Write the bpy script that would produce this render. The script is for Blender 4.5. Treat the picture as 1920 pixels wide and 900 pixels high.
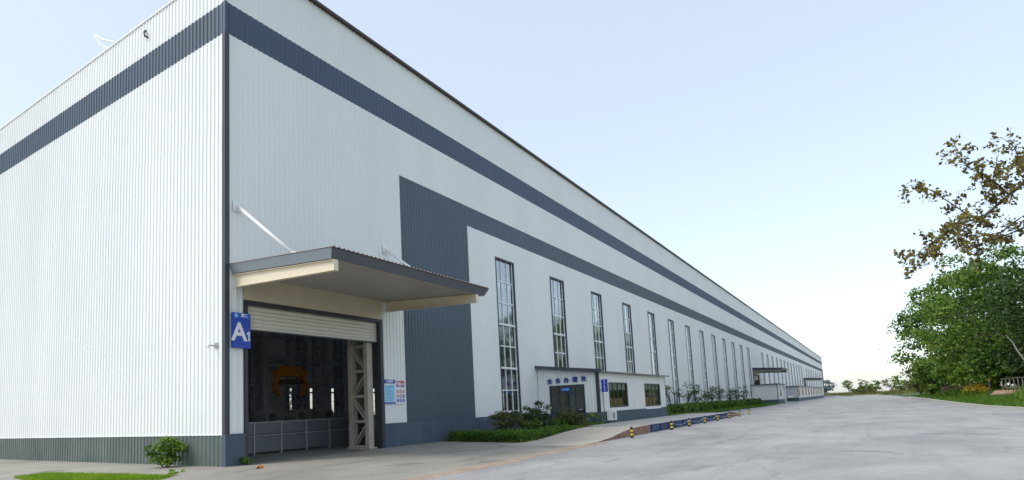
import bpy, math, random
import numpy as np
from mathutils import Matrix, Vector

scene = bpy.context.scene
for o in list(bpy.data.objects):
    bpy.data.objects.remove(o)
COL = scene.collection
R = math.radians

# ---------------------------------------------------------------- camera
def camera():
    yaw, pitch, roll = 0.6001, 0.1075, -0.0415
    f = Vector((math.cos(pitch)*math.cos(yaw), math.cos(pitch)*math.sin(yaw), math.sin(pitch)))
    r = f.cross(Vector((0, 0, 1))).normalized()
    u = r.cross(f)
    r2 = math.cos(roll)*r + math.sin(roll)*u
    u2 = -math.sin(roll)*r + math.cos(roll)*u
    m = Matrix((r2, u2, -f)).transposed().to_4x4()
    m.translation = (-12.10, -17.50, 1.60)
    cd = bpy.data.cameras.new('camera')
    cd.sensor_width = 36.0
    cd.lens = 1124.25/1920*36
    cd.shift_x = (960-850.47)/1920
    cd.shift_y = (643.75-450)/1920
    cd.clip_end = 6000
    cd.clip_start = 0.1
    o = bpy.data.objects.new('camera', cd)
    o.matrix_world = m
    COL.objects.link(o)
    scene.camera = o
camera()

# ---------------------------------------------------------------- light: hazy sun from the left, bright sky
SUN_EL, SUN_AZ = R(50), R(150)          # direction towards the sun, in the xy plane
w = bpy.data.worlds.new('World'); scene.world = w; w.use_nodes = True
nt = w.node_tree; nt.nodes.clear()
sky = nt.nodes.new('ShaderNodeTexSky'); sky.sky_type = 'NISHITA'; sky.sun_disc = False
sky.sun_elevation = SUN_EL; sky.sun_rotation = math.pi/2 - SUN_AZ
sky.air_density = 1.0; sky.dust_density = 1.6; sky.ozone_density = 1.0; sky.altitude = 0
veil = nt.nodes.new('ShaderNodeMix'); veil.data_type = 'RGBA'
veil.inputs[0].default_value = 0.34
veil.inputs[7].default_value = (6.1, 6.35, 6.3, 1)       # thin even haze over the whole sky
bg = nt.nodes.new('ShaderNodeBackground'); bg.inputs[1].default_value = 0.15
wo = nt.nodes.new('ShaderNodeOutputWorld')
nt.links.new(sky.outputs[0], veil.inputs[6]); nt.links.new(veil.outputs[2], bg.inputs[0]); nt.links.new(bg.outputs[0], wo.inputs[0])
sd = bpy.data.lights.new('sun', 'SUN'); sd.energy = 1.2; sd.angle = R(14); sd.color = (1, 0.95, 0.87)
so = bpy.data.objects.new('sun', sd); COL.objects.link(so)
sv = Vector((math.cos(SUN_EL)*math.cos(SUN_AZ), math.cos(SUN_EL)*math.sin(SUN_AZ), math.sin(SUN_EL)))
so.rotation_euler = sv.to_track_quat('Z', 'Y').to_euler(); so.location = (-30, -5, 40)
vs = scene.view_settings
vs.view_transform = 'Standard'; vs.look = 'None'; vs.gamma = 1; vs.exposure = 0.66; vs.use_curve_mapping = False

# ---------------------------------------------------------------- materials
MATS = {}
def mat(name, col, rough=0.6, var=0.0, scale=3.0, metallic=0.0, bump=0.0, bscale=40, col2=None, stretch=(1, 1, 1), spec=0.5, detail=6):
    if name in MATS: return MATS[name]
    m = bpy.data.materials.new(name); m.use_nodes = True
    n = m.node_tree; b = n.nodes['Principled BSDF']
    b.inputs['Roughness'].default_value = rough; b.inputs['Metallic'].default_value = metallic
    b.inputs['Specular IOR Level'].default_value = spec
    b.inputs['Base Color'].default_value = (*col, 1)
    if var or col2:
        tc = n.nodes.new('ShaderNodeTexCoord'); mp = n.nodes.new('ShaderNodeMapping'); mp.inputs['Scale'].default_value = stretch
        nz = n.nodes.new('ShaderNodeTexNoise'); nz.inputs['Scale'].default_value = scale; nz.inputs['Detail'].default_value = detail
        nz.inputs['Roughness'].default_value = 0.62
        rp = n.nodes.new('ShaderNodeValToRGB')
        c2 = col2 if col2 else tuple(min(1, c*(1+var)) for c in col); c1 = col if col2 else tuple(c*(1-var) for c in col)
        rp.color_ramp.elements[0].color = (*c1, 1); rp.color_ramp.elements[0].position = 0.32
        rp.color_ramp.elements[1].color = (*c2, 1); rp.color_ramp.elements[1].position = 0.68
        n.links.new(tc.outputs['Object'], mp.inputs[0]); n.links.new(mp.outputs[0], nz.inputs['Vector'])
        n.links.new(nz.outputs['Fac'], rp.inputs[0]); n.links.new(rp.outputs[0], b.inputs['Base Color'])
    if bump:
        tc2 = n.nodes.new('ShaderNodeTexCoord'); nb = n.nodes.new('ShaderNodeTexNoise'); nb.inputs['Scale'].default_value = bscale
        bp = n.nodes.new('ShaderNodeBump'); bp.inputs['Strength'].default_value = bump; bp.inputs['Distance'].default_value = 0.02
        n.links.new(tc2.outputs['Object'], nb.inputs['Vector']); n.links.new(nb.outputs['Fac'], bp.inputs['Height']); n.links.new(bp.outputs[0], b.inputs['Normal'])
    MATS[name] = m
    return m

def leafmat(name, cols, trans=0.35, rough=0.5):
    m = bpy.data.materials.new(name); m.use_nodes = True; n = m.node_tree; n.nodes.clear()
    g = n.nodes.new('ShaderNodeNewGeometry'); rp = n.nodes.new('ShaderNodeValToRGB')
    els = rp.color_ramp.elements
    while len(els) < len(cols): els.new(0.5)
    for i, c in enumerate(cols):
        els[i].position = i/(len(cols)-1); els[i].color = (*c, 1)
    tcl = n.nodes.new('ShaderNodeTexCoord'); nzl = n.nodes.new('ShaderNodeTexNoise'); nzl.inputs['Scale'].default_value = 0.9; nzl.inputs['Detail'].default_value = 2
    adl = n.nodes.new('ShaderNodeMath'); adl.operation = 'MULTIPLY_ADD'; adl.inputs[1].default_value = 3.0; adl.inputs[2].default_value = -1.5
    sml = n.nodes.new('ShaderNodeMath'); sml.operation = 'ADD'; sml.use_clamp = True
    n.links.new(tcl.outputs['Object'], nzl.inputs['Vector']); n.links.new(nzl.outputs['Fac'], adl.inputs[0]); n.links.new(adl.outputs[0], sml.inputs[0]); n.links.new(g.outputs['Random Per Island'], sml.inputs[1])
    d = n.nodes.new('ShaderNodeBsdfPrincipled'); d.inputs['Roughness'].default_value = rough; d.inputs['Specular IOR Level'].default_value = 0.35
    t = n.nodes.new('ShaderNodeBsdfTranslucent'); mx = n.nodes.new('ShaderNodeMixShader'); mx.inputs[0].default_value = trans
    o = n.nodes.new('ShaderNodeOutputMaterial')
    n.links.new(sml.outputs[0], rp.inputs[0]); n.links.new(rp.outputs[0], d.inputs['Base Color']); n.links.new(rp.outputs[0], t.inputs[0])
    n.links.new(d.outputs[0], mx.inputs[1]); n.links.new(t.outputs[0], mx.inputs[2]); n.links.new(mx.outputs[0], o.inputs[0])
    MATS[name] = m; return m

def glassmat(name, tint, gloss, base=0.12):
    m = bpy.data.materials.new(name); m.use_nodes = True; n = m.node_tree; n.nodes.clear()
    tr = n.nodes.new('ShaderNodeBsdfTransparent'); tr.inputs[0].default_value = (*tint, 1)
    gl = n.nodes.new('ShaderNodeBsdfGlossy'); gl.inputs['Roughness'].default_value = 0.06; gl.inputs[0].default_value = (*gloss, 1)
    fr = n.nodes.new('ShaderNodeFresnel'); fr.inputs[0].default_value = 1.6
    ad = n.nodes.new('ShaderNodeMath'); ad.operation = 'MULTIPLY_ADD'; ad.inputs[1].default_value = 1.6; ad.inputs[2].default_value = base; ad.use_clamp = True
    mx = n.nodes.new('ShaderNodeMixShader'); o = n.nodes.new('ShaderNodeOutputMaterial')
    n.links.new(fr.outputs[0], ad.inputs[0]); n.links.new(ad.outputs[0], mx.inputs[0]); n.links.new(tr.outputs[0], mx.inputs[1]); n.links.new(gl.outputs[0], mx.inputs[2]); n.links.new(mx.outputs[0], o.inputs[0])
    MATS[name] = m; return m

WHITE = mat('white_sheet', (0.735, 0.755, 0.745), 0.42, col2=(0.80, 0.815, 0.80), scale=0.35, stretch=(1, 1, 0.25))
SLATE = mat('slate_blue_sheet', (0.034, 0.060, 0.112), 0.42, col2=(0.047, 0.076, 0.134), scale=0.4, stretch=(1, 1, 0.3))
SLATE2 = mat('slate_grey_sheet', (0.047, 0.072, 0.102), 0.42, col2=(0.062, 0.090, 0.122), scale=0.4, stretch=(1, 1, 0.3))
PLINTH = mat('slate_render', (0.055, 0.078, 0.112), 0.75, col2=(0.082, 0.106, 0.140), scale=1.3, bump=0.2, stretch=(1, 1, 0.5))
GPLINTH = mat('grey_green_sheet', (0.085, 0.112, 0.106), 0.5, col2=(0.135, 0.163, 0.150), scale=0.6)
TRIM = mat('dark_trim', (0.035, 0.040, 0.050), 0.45)
DFRAME = mat('dark_door_frame', (0.030, 0.033, 0.045), 0.5)
GUTTER = mat('brown_gutter', (0.045, 0.028, 0.024), 0.5)
CREAM = mat('cream_panel', (0.56, 0.49, 0.36), 0.5, col2=(0.63, 0.56, 0.43), scale=1.2)
BEAM = mat('cream_steel', (0.64, 0.57, 0.42), 0.45, col2=(0.70, 0.63, 0.48), scale=2)
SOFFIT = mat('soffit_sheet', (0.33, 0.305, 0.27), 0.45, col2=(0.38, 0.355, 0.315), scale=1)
FASCIA = mat('fascia_metal', (0.30, 0.34, 0.38), 0.35, metallic=0.3)
FASCIAD = mat('fascia_dark', (0.085, 0.095, 0.115), 0.45)
ROD = mat('white_steel', (0.80, 0.80, 0.79), 0.35)
SHUT = mat('cream_shutter', (0.62, 0.60, 0.52), 0.45, col2=(0.68, 0.66, 0.58), scale=3)
MULL = mat('white_mullion', (0.78, 0.80, 0.80), 0.4)
WINF = mat('window_surround', (0.040, 0.048, 0.065), 0.4)
GLASS = glassmat('window_glass', (0.62, 0.68, 0.70), (0.84, 0.90, 0.93), 0.22)
GLASS2 = glassmat('office_glass', (0.80, 0.84, 0.82), (0.75, 0.80, 0.80), 0.02)
STEELIN = mat('beige_steel', (0.42, 0.38, 0.31), 0.55, var=0.12, scale=3)
STEELDK = mat('grey_blue_steel', (0.36, 0.36, 0.42), 0.55, var=0.2, scale=2)
INWALL = mat('inner_wall', (0.46, 0.44, 0.43), 0.8, var=0.2, scale=0.3)
INFLOOR = mat('inner_floor', (0.17, 0.165, 0.155), 0.6, col2=(0.26, 0.25, 0.235), scale=0.5)
BARRIER = mat('grey_barrier', (0.13, 0.135, 0.155), 0.5, var=0.1, scale=2)
YELLOW = mat('orange_yellow_paint', (0.70, 0.30, 0.03), 0.5, var=0.15, scale=3)
COIL = mat('dark_steel_coil', (0.40, 0.40, 0.41), 0.4, metallic=0.3)
BLUE = mat('sign_blue', (0.010, 0.055, 0.42), 0.4)
BLUE2 = mat('sign_light_blue', (0.30, 0.62, 0.85), 0.4)
SWHITE = mat('sign_white', (0.80, 0.80, 0.84), 0.45)
SRED = mat('sign_red', (0.50, 0.05, 0.07), 0.45)
INK = mat('letter_blue', (0.010, 0.018, 0.28), 0.4)
WBLUE = mat('weighbridge_blue', (0.008, 0.022, 0.085), 0.45, col2=(0.016, 0.070, 0.19), scale=1.6)
RAMPC = mat('ramp_concrete', (0.40, 0.36, 0.30), 0.85, col2=(0.52, 0.47, 0.39), scale=0.8, bump=0.3)
RAMPS = mat('brown_ramp_side', (0.20, 0.11, 0.075), 0.9, col2=(0.30, 0.18, 0.13), scale=2.5, bump=0.4)
YBAND = mat('bollard_yellow', (0.75, 0.47, 0.03), 0.4)
BBAND = mat('bollard_black', (0.02, 0.018, 0.016), 0.4)
CHAIN = mat('chain_steel', (0.25, 0.30, 0.36), 0.4, metallic=0.5)
KERB = mat('kerb_concrete', (0.50, 0.49, 0.44), 0.85, var=0.12, scale=2)
BARK = mat('bark', (0.075, 0.055, 0.040), 0.9, var=0.35, scale=5, bump=0.5)
PBARK = mat('pale_bark', (0.40, 0.36, 0.30), 0.85, var=0.2, scale=5)
BRICKW = mat('reddish_earth', (0.40, 0.24, 0.17), 0.9, var=0.2, scale=2)
RUST = mat('rail_metal', (0.17, 0.15, 0.14), 0.6)
BROWNR = mat('brown_rail', (0.17, 0.11, 0.075), 0.8, var=0.2)
GREENW = mat('green_paint', (0.02, 0.10, 0.07), 0.6, var=0.15)
ACW = mat('white_plastic', (0.75, 0.75, 0.74), 0.4)
WOOD = mat('pale_wood', (0.78, 0.56, 0.24), 0.5, var=0.1, scale=4)
CURT = mat('pale_curtain', (0.78, 0.78, 0.72), 0.8)
SOIL = mat('planting_soil', (0.06, 0.05, 0.03), 0.95, var=0.3)
FIELD = mat('field_grass', (0.10, 0.115, 0.03), 0.95, col2=(0.20, 0.185, 0.06), scale=0.06)
LAWN = mat('lawn_ground', (0.045, 0.085, 0.015), 0.95, var=0.3, scale=1.5)
L_EVER = leafmat('evergreen_leaf', [(0.022, 0.060, 0.006), (0.060, 0.14, 0.012), (0.11, 0.22, 0.020), (0.19, 0.28, 0.04)])
L_EVER2 = leafmat('light_green_leaf', [(0.035, 0.090, 0.008), (0.090, 0.20, 0.015), (0.16, 0.28, 0.03), (0.24, 0.31, 0.05)])
L_OLIVE = leafmat('olive_brown_leaf', [(0.08, 0.058, 0.022), (0.15, 0.115, 0.025), (0.22, 0.185, 0.035), (0.28, 0.24, 0.05)])
L_DARK = leafmat('dark_leaf', [(0.018, 0.040, 0.010), (0.04, 0.085, 0.016), (0.075, 0.12, 0.026)])
L_HEDGE = leafmat('hedge_leaf', [(0.04, 0.10, 0.010), (0.08, 0.18, 0.014), (0.13, 0.23, 0.024)])
L_DRY = leafmat('dry_shrub_leaf', [(0.045, 0.075, 0.02), (0.10, 0.12, 0.035), (0.18, 0.15, 0.06)])
L_GRASS = leafmat('grass_blade', [(0.06, 0.15, 0.014), (0.10, 0.21, 0.018), (0.15, 0.25, 0.028)])
L_LIME = leafmat('lime_grass_blade', [(0.15, 0.28, 0.010), (0.21, 0.36, 0.014), (0.28, 0.42, 0.02)])
L_WEED = leafmat('weed_blade', [(0.08, 0.10, 0.02), (0.14, 0.15, 0.035), (0.22, 0.19, 0.06)])
L_HAZE = leafmat('hazed_far_leaf', [(0.10, 0.14, 0.18), (0.14, 0.19, 0.24), (0.18, 0.23, 0.28)])  # distance haze mixed into the leaf colour as a blue tint
L_YEL = leafmat('yellow_flower', [(0.45, 0.32, 0.03), (0.60, 0.45, 0.04), (0.25, 0.25, 0.03)])
L_PETAL = leafmat('white_petal', [(0.75, 0.70, 0.66), (0.8, 0.78, 0.72), (0.6, 0.16, 0.16)])

def concrete(name, c1, c2, stain, joint, jx, jy):
    m = bpy.data.materials.new(name); m.use_nodes = True; n = m.node_tree; b = n.nodes['Principled BSDF']
    L = n.links.new
    tc = n.nodes.new('ShaderNodeTexCoord')
    def noise(scale, detail, stretch=(1, 1, 1), dist=0.0):
        mp = n.nodes.new('ShaderNodeMapping'); mp.inputs['Scale'].default_value = stretch
        z = n.nodes.new('ShaderNodeTexNoise'); z.inputs['Scale'].default_value = scale; z.inputs['Detail'].default_value = detail; z.inputs['Distortion'].default_value = dist
        z.inputs['Roughness'].default_value = 0.6
        L(tc.outputs['Object'], mp.inputs[0]); L(mp.outputs[0], z.inputs['Vector']); return z.outputs['Fac']
    def ramp(f, p0, p1, a, bb):
        r = n.nodes.new('ShaderNodeValToRGB'); e = r.color_ramp.elements
        e[0].position = p0; e[0].color = (*a, 1); e[1].position = p1; e[1].color = (*bb, 1); L(f, r.inputs[0]); return r.outputs[0]
    def mix(fac, a, bb, mode='MIX'):
        x = n.nodes.new('ShaderNodeMix'); x.data_type = 'RGBA'; x.blend_type = mode
        L(fac, x.inputs[0]) if not isinstance(fac, float) else setattr(x.inputs[0], 'default_value', fac)
        for v, s in ((a, 6), (bb, 7)):
            if isinstance(v, tuple): x.inputs[s].default_value = (*v, 1)
            else: L(v, x.inputs[s])
        return x.outputs[2]
    base = ramp(noise(0.22, 8, (1, 1.8, 1), 0.6), 0.35, 0.66, c1, c2)
    fine = ramp(noise(9, 8), 0.3, 0.7, (0.88, 0.88, 0.88), (1.10, 1.10, 1.10))
    c = mix(1.0, base, fine, 'MULTIPLY')
    st = ramp(noise(0.32, 7, (0.8, 1.6, 1), 1.2), 0.57, 0.70, (0, 0, 0), (0.72, 0.72, 0.72))
    c = mix(st, c, stain)
    streak = ramp(noise(0.9, 5, (0.10, 1.6, 1)), 0.50, 0.72, (0, 0, 0), (0.35, 0.35, 0.35))
    c = mix(streak, c, stain)
    # cracks: thin lines where a distorted voronoi edge is near
    vz = n.nodes.new('ShaderNodeTexVoronoi'); vz.feature = 'DISTANCE_TO_EDGE'; vz.inputs['Scale'].default_value = 0.13
    mp = n.nodes.new('ShaderNodeMapping'); L(tc.outputs['Object'], mp.inputs[0])
    nz = n.nodes.new('ShaderNodeTexNoise'); nz.inputs['Scale'].default_value = 0.7; nz.inputs['Detail'].default_value = 6
    av = n.nodes.new('ShaderNodeVectorMath'); av.operation = 'MULTIPLY_ADD'; av.inputs[1].default_value = (1.6, 1.6, 0)
    L(tc.outputs['Object'], nz.inputs['Vector']); L(nz.outputs['Color'], av.inputs[0]); L(mp.outputs[0], av.inputs[2]); L(av.outputs[0], vz.inputs['Vector'])
    ck = ramp(vz.outputs['Distance'], 0.0, 0.006, (0.32, 0.32, 0.32), (0, 0, 0))
    c = mix(ck, c, joint)
    # slab joints
    sp = n.nodes.new('ShaderNodeSeparateXYZ'); L(tc.outputs['Object'], sp.inputs[0])
    for ax, per in ((0, jx), (1, jy)):
        if not per: continue
        d = n.nodes.new('ShaderNodeMath'); d.operation = 'PINGPONG'; d.inputs[1].default_value = per/2; L(sp.outputs[ax], d.inputs[0])
        jr = ramp(d.outputs[0], 0.0, 0.018/(per/2)*per/2, (0.55, 0.55, 0.55), (0, 0, 0))
        c = mix(jr, c, joint)
    L(c, b.inputs['Base Color'])
    rr = ramp(noise(0.5, 6), 0.3, 0.7, (0.62, 0.62, 0.62), (0.88, 0.88, 0.88)); L(rr, b.inputs['Roughness'])
    bp = n.nodes.new('ShaderNodeBump'); bp.inputs['Strength'].default_value = 0.25; bp.inputs['Distance'].default_value = 0.01
    L(noise(30, 5), bp.inputs['Height']); L(bp.outputs[0], b.inputs['Normal'])
    MATS[name] = m; return m
ROADC = concrete('road_concrete', (0.27, 0.267, 0.258), (0.39, 0.382, 0.365), (0.17, 0.168, 0.163), (0.13, 0.13, 0.13), 0, 0)
APRONC = concrete('apron_concrete', (0.24, 0.225, 0.19), (0.35, 0.33, 0.28), (0.14, 0.125, 0.105), (0.11, 0.10, 0.09), 5.0, 0)

# ---------------------------------------------------------------- mesh helpers
class MB:
    def __init__(s): s.v = []; s.f = []
    def add(s, vs, fs):
        k = len(s.v); s.v += [tuple(p) for p in vs]; s.f += [tuple(i+k for i in f) for f in fs]; return s
    def box(s, x0, x1, y0, y1, z0, z1):
        return s.hexa([(x0, y0, z0), (x1, y0, z0), (x1, y1, z0), (x0, y1, z0), (x0, y0, z1), (x1, y0, z1), (x1, y1, z1), (x0, y1, z1)])
    def hexa(s, p):
        return s.add(p, [(3, 2, 1, 0), (4, 5, 6, 7), (0, 1, 5, 4), (1, 2, 6, 5), (2, 3, 7, 6), (3, 0, 4, 7)])
    def bar(s, a, b, w, h, up=(0, 0, 1)):
        a = Vector(a); b = Vector(b); d = (b-a).normalized(); u = Vector(up)
        if abs(d.dot(u)) > 0.98: u = Vector((1, 0, 0))
        r = d.cross(u).normalized()*w/2; t = r.cross(d).normalized()*h/2
        return s.hexa([a-r-t, a+r-t, b+r-t, b-r-t, a-r+t, a+r+t, b+r+t, b-r+t])
    def tube(s, pts, rad, n=8, cap=True):
        pts = [Vector(p) for p in pts]; k = len(s.v)
        if not hasattr(rad, '__len__'): rad = [rad]*len(pts)
        ref = Vector((0.31, 0.77, 0.55)).normalized()
        for i, p in enumerate(pts):
            d = (pts[min(i+1, len(pts)-1)]-pts[max(i-1, 0)]).normalized()
            a = d.cross(ref)
            if a.length < 0.05: a = d.cross(Vector((1, 0, 0)))
            a.normalize(); b = d.cross(a)
            for j in range(n):
                t = 2*math.pi*j/n
                s.v.append(tuple(p+(a*math.cos(t)+b*math.sin(t))*rad[i]))
        for i in range(len(pts)-1):
            for j in range(n):
                s.f.append((k+i*n+j, k+i*n+(j+1) % n, k+(i+1)*n+(j+1) % n, k+(i+1)*n+j))
        if cap:
            s.f.append(tuple(k+j for j in reversed(range(n)))); e = k+(len(pts)-1)*n; s.f.append(tuple(e+j for j in range(n)))
        return s
    def cyl(s, c, r, z0, z1, n=16):
        return s.tube([(c[0], c[1], z0), (c[0], c[1], z1)], r, n)
    def poly(s, pts, z0, z1):
        n = len(pts)
        return s.add([(x, y, z0) for x, y in pts]+[(x, y, z1) for x, y in pts],
                     [tuple(reversed(range(n))), tuple(range(n, 2*n))]+[(i, (i+1) % n, n+(i+1) % n, n+i) for i in range(n)])
    def mesh(s, name, m):
        me = bpy.data.meshes.new(name); me.from_pydata(s.v, [], s.f); me.materials.append(m); me.update(); return me
    def build(s, name, m, parent=None, loc=(0, 0, 0), smooth=False):
        me = s.mesh(name, m)
        if smooth: me.polygons.foreach_set('use_smooth', [True]*len(me.polygons))
        return put(name, me, parent, loc)

def put(name, me, parent=None, loc=(0, 0, 0)):
    o = bpy.data.objects.new(name, me); o.location = loc; COL.objects.link(o)
    if parent: o.parent = parent
    return o
def tag(o, label=None, cat=None, group=None, kind=None):
    if label: o['label'] = label
    if cat: o['category'] = cat
    if group: o['group'] = group
    if kind: o['kind'] = kind
    return o
def empty(name, loc=(0, 0, 0), rz=0, label=None, cat=None, group=None):
    o = bpy.data.objects.new(name, None); o.location = loc; o.rotation_euler = (0, 0, rz); o.empty_display_size = 0.3
    COL.objects.link(o); return tag(o, label, cat, group)
def copy_tree(o, parent=None):
    c = o.copy(); COL.objects.link(c); c.parent = parent
    for ch in [k for k in o.children]: copy_tree(ch, c)
    return c
def text(body, size, m, name, parent, loc, rot, ext=0.004, off=0.0, align='CENTER'):
    cu = bpy.data.curves.new(name, 'FONT'); cu.body = body; cu.size = size; cu.extrude = ext; cu.offset = off
    cu.align_x = align; cu.align_y = 'CENTER'; cu.resolution_u = 3
    t = bpy.data.objects.new(name, cu); COL.objects.link(t); bpy.context.view_layer.update()
    me = bpy.data.meshes.new_from_object(t.evaluated_get(bpy.context.evaluated_depsgraph_get()))
    bpy.data.objects.remove(t); me.materials.clear(); me.materials.append(m); me.name = name
    o = put(name, me, parent, loc); o.rotation_euler = rot; return o
FACE_Y = (R(90), 0, 0)          # read from the yard in front of the long wall
FACE_X = (R(90), 0, R(-90))     # read from in front of the gable end

PITCH, RIB = 0.23, 0.03
def profile(a, b, pitch=PITCH, rib=RIB):
    """(position, offset) along a trapezoid profile locked to the origin."""
    pts = [(a, None)]
    k = math.floor(a/pitch)
    while k*pitch < b:
        for t, h in ((0.0, 0), (0.56, 0), (0.66, 1), (0.90, 1), (1.0, 0)):
            p = (k+t)*pitch
            if a < p < b: pts.append((p, h*rib))
        k += 1
    pts.append((b, None))
    def h_at(p):
        t = (p/pitch) % 1.0
        return rib*(0 if t < .56 else (t-.56)/.1 if t < .66 else 1 if t < .9 else (1-t)/.1)
    out = []
    for p, h in pts:
        h = h_at(p) if h is None else h
        if not out or p-out[-1][0] > 1e-4: out.append((p, h))
    return out
def sheet_y(x0, x1, z0, z1, y=0.0):        # sheet in the long wall, facing -y
    pr = profile(x0, x1, PITCH, 0.022); mb = MB(); v = []
    for p, h in pr: v += [(p, y-h, z0), (p, y-h, z1)]
    return mb.add(v, [(2*i, 2*i+2, 2*i+3, 2*i+1) for i in range(len(pr)-1)])
def sheet_x(y0, y1, z0, z1, x=0.0):        # sheet facing -x
    pr = profile(y0, y1); mb = MB(); v = []
    for p, h in pr: v += [(x-h, p, z0), (x-h, p, z1)]
    return mb.add(v, [(2*i+1, 2*i+3, 2*i+2, 2*i) for i in range(len(pr)-1)])

# ---------------------------------------------------------------- ground
XE = 330.0                                   # far end of the long wall
YL = 60.0                                    # depth of the hall
me = MB().add([(-3000, -3000, -0.03), (4000, -3000, -0.03), (4000, 3000, -0.03), (-3000, 3000, -0.03)], [(0, 1, 2, 3)])
tag(me.build('ground', FIELD), kind='structure')
kerb_line = [(-60, -27.5), (20, -27.0), (33, -26.4), (40.6, -25.6), (50, -24.7), (65, -24.4), (85, -24.4), (105, -24.5), (143, -24.1), (200, -23.0), (262, -20.5)]
yard = [(-60, 75)] + [(-60, -27.5)] + kerb_line[1:] + [(275, -8), (330, -6), (360, 4), (360, 75)]
m_ = MB(); m_.add([(x, y, 0.0) for x, y in yard], [tuple(range(len(yard)))])
tag(m_.build('road', ROADC), kind='structure')
apron = [(-9, -8.75), (11.0, -8.55), (11.0, -5.2), (11.9, -0.4), (11.9, 0.2), (-0.1, 0.2), (-0.1, 30), (-4.6, 30), (-6, 6)]
m_ = MB(); m_.add([(x, y, 0.006) for x, y in apron], [tuple(range(len(apron)))])
tag(m_.build('apron', APRONC), kind='structure')
# worn brown edging strip between apron and road
m_ = MB(); rnd = random.Random(4)
pr = [(-9+1.0*i, rnd.uniform(-.05, .05)) for i in range(21)]
v = []
for x, j in pr:
    wd = 0.22+0.10*math.sin(x*0.7)+j
    v += [(x, -8.80-wd+0.012*x, 0.003), (x, -8.66-0.2*wd+0.012*x, 0.018), (x, -8.50+j+0.008*x, 0.012)]
m_.add(v, [(3*i+k, 3*i+3+k, 3*i+4+k, 3*i+1+k) for i in range(20) for k in (0, 1)])
tag(m_.build('brown_edging_strip', mat('brown_earth_edge', (0.26, 0.185, 0.13), 0.95, col2=(0.42, 0.34, 0.26), scale=1.5, bump=0.5)), kind='structure')

# kerb along the right verge, block by block
kroot = empty('kerb', (40, -25.6, 0)); tag(kroot, kind='structure')
def along(line, step):
    out = []; rest = 0.0
    for (xa, ya), (xb, yb) in zip(line, line[1:]):
        L = math.hypot(xb-xa, yb-ya); t = rest
        while t < L:
            out.append((xa+(xb-xa)*t/L, ya+(yb-ya)*t/L, math.atan2(yb-ya, xb-xa))); t += step
        rest = t-L
    return out
kb = MB().box(-0.74, 0.74, -0.28, 0.0, -0.03, 0.12).mesh('kerb_block', KERB)
for x, y, a in along(kerb_line[2:9], 1.5):
    o = put('kerb_block', kb, kroot, (x-40, y+25.6, 0)); o.rotation_euler = (0, 0, a)

# verge bank on the right
def bank_h(d):                                # height at distance d behind the kerb
    return 0.08 + 1.05*(1/(1+math.exp(-(d-3.2)*1.1))) - 0.03
v = []; xs = [i*4.0-20 for i in range(75)]
ds = [0.1, 0.8, 1.6, 2.4, 3.2, 4.0, 5.0, 6.5, 9, 14, 40]
def kerb_y(x):
    for (xa, ya), (xb, yb) in zip(kerb_line, kerb_line[1:]):
        if xa <= x <= xb: return ya+(yb-ya)*(x-xa)/(xb-xa)
    return kerb_line[-1][1]
for x in xs:
    fade = 1.0 if x < 130 else max(0.12, 1-(x-130)/90)
    for d in ds: v.append((x, kerb_y(x)-d-0.18, bank_h(d)*fade))
nd = len(ds)
m_ = MB().add(v, [(i*nd+j, i*nd+j+1, (i+1)*nd+j+1, (i+1)*nd+j) for i in range(len(xs)-1) for j in range(nd-1)])
tag(m_.build('verge_bank', LAWN, smooth=True), kind='structure')

# ---------------------------------------------------------------- the long hall
HALL = empty('warehouse', (0, 0, 0), label='huge white corrugated steel warehouse with slate blue stripes along its wall', cat='warehouse')
ZP, ZB0, ZB1, ZA0, ZA1, ZR, ZL = 1.04, 11.65, 12.79, 15.14, 16.32, 18.60, 17.80
def wall(mb, m, name='wall_sheet'): return mb.build(name, m, HALL)
DOORS = [0.0, 111.6, 218.5]                   # canopy offsets
DO0, DO1, DOZ = 0.70, 7.85, 5.62
WX = [18.15+7.465*i for i in range(13)] + [125.4+8.02*i for i in range(12)] + [232.0, 240.4, 248.5, 257.0, 266.5, 277, 288, 299.3, 311]
WW = 2.28; WZ0, WZ1 = 1.17, 10.45
# upper bands in lengths of about 55 m
def bands(x0, x1, step=55.0):
    k = max(1, round((x1-x0)/step)); return [(x0+(x1-x0)*i/k, x0+(x1-x0)*(i+1)/k) for i in range(k)]
for a, b in bands(0.0, XE):
    wall(sheet_y(a, b, ZA1, ZR), WHITE)
    wall(sheet_y(a, b, ZA0, ZA1), SLATE, 'stripe_sheet')
    wall(sheet_y(a, b, ZB1, ZA0), WHITE)
for a, b in bands(15.28, XE-8): wall(sheet_y(a, b, ZB0, ZB1), SLATE2, 'stripe_sheet')
wall(sheet_y(9.44, 15.28, ZP, ZB1), SLATE2, 'stripe_sheet')
wall(sheet_y(XE-8, XE, ZP, ZB1), SLATE2, 'stripe_sheet')
wall(sheet_y(0.0, DO0, ZP, ZB1), WHITE)
wall(sheet_y(DO0, DO1, DOZ, ZB1), WHITE)
wall(sheet_y(DO1, 9.44, ZP, ZB1), WHITE)
# lower white field: split at windows and at the two far doors
cuts = [(x, x+WW, WZ0, WZ1) for x in WX] + [(d+DO0, d+DO1, -1, DOZ) for d in DOORS[1:]]
cuts.sort(); x = 15.28
for a, b, z0, z1 in cuts:
    if a > x: wall(sheet_y(x, a, ZP, ZB0), WHITE)
    if z0 > ZP: wall(sheet_y(a, b, ZP, z0), WHITE)
    wall(sheet_y(a, b, z1, ZB0), WHITE)
    x = b
wall(sheet_y(x, XE-8, ZP, ZB0), WHITE)
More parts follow.
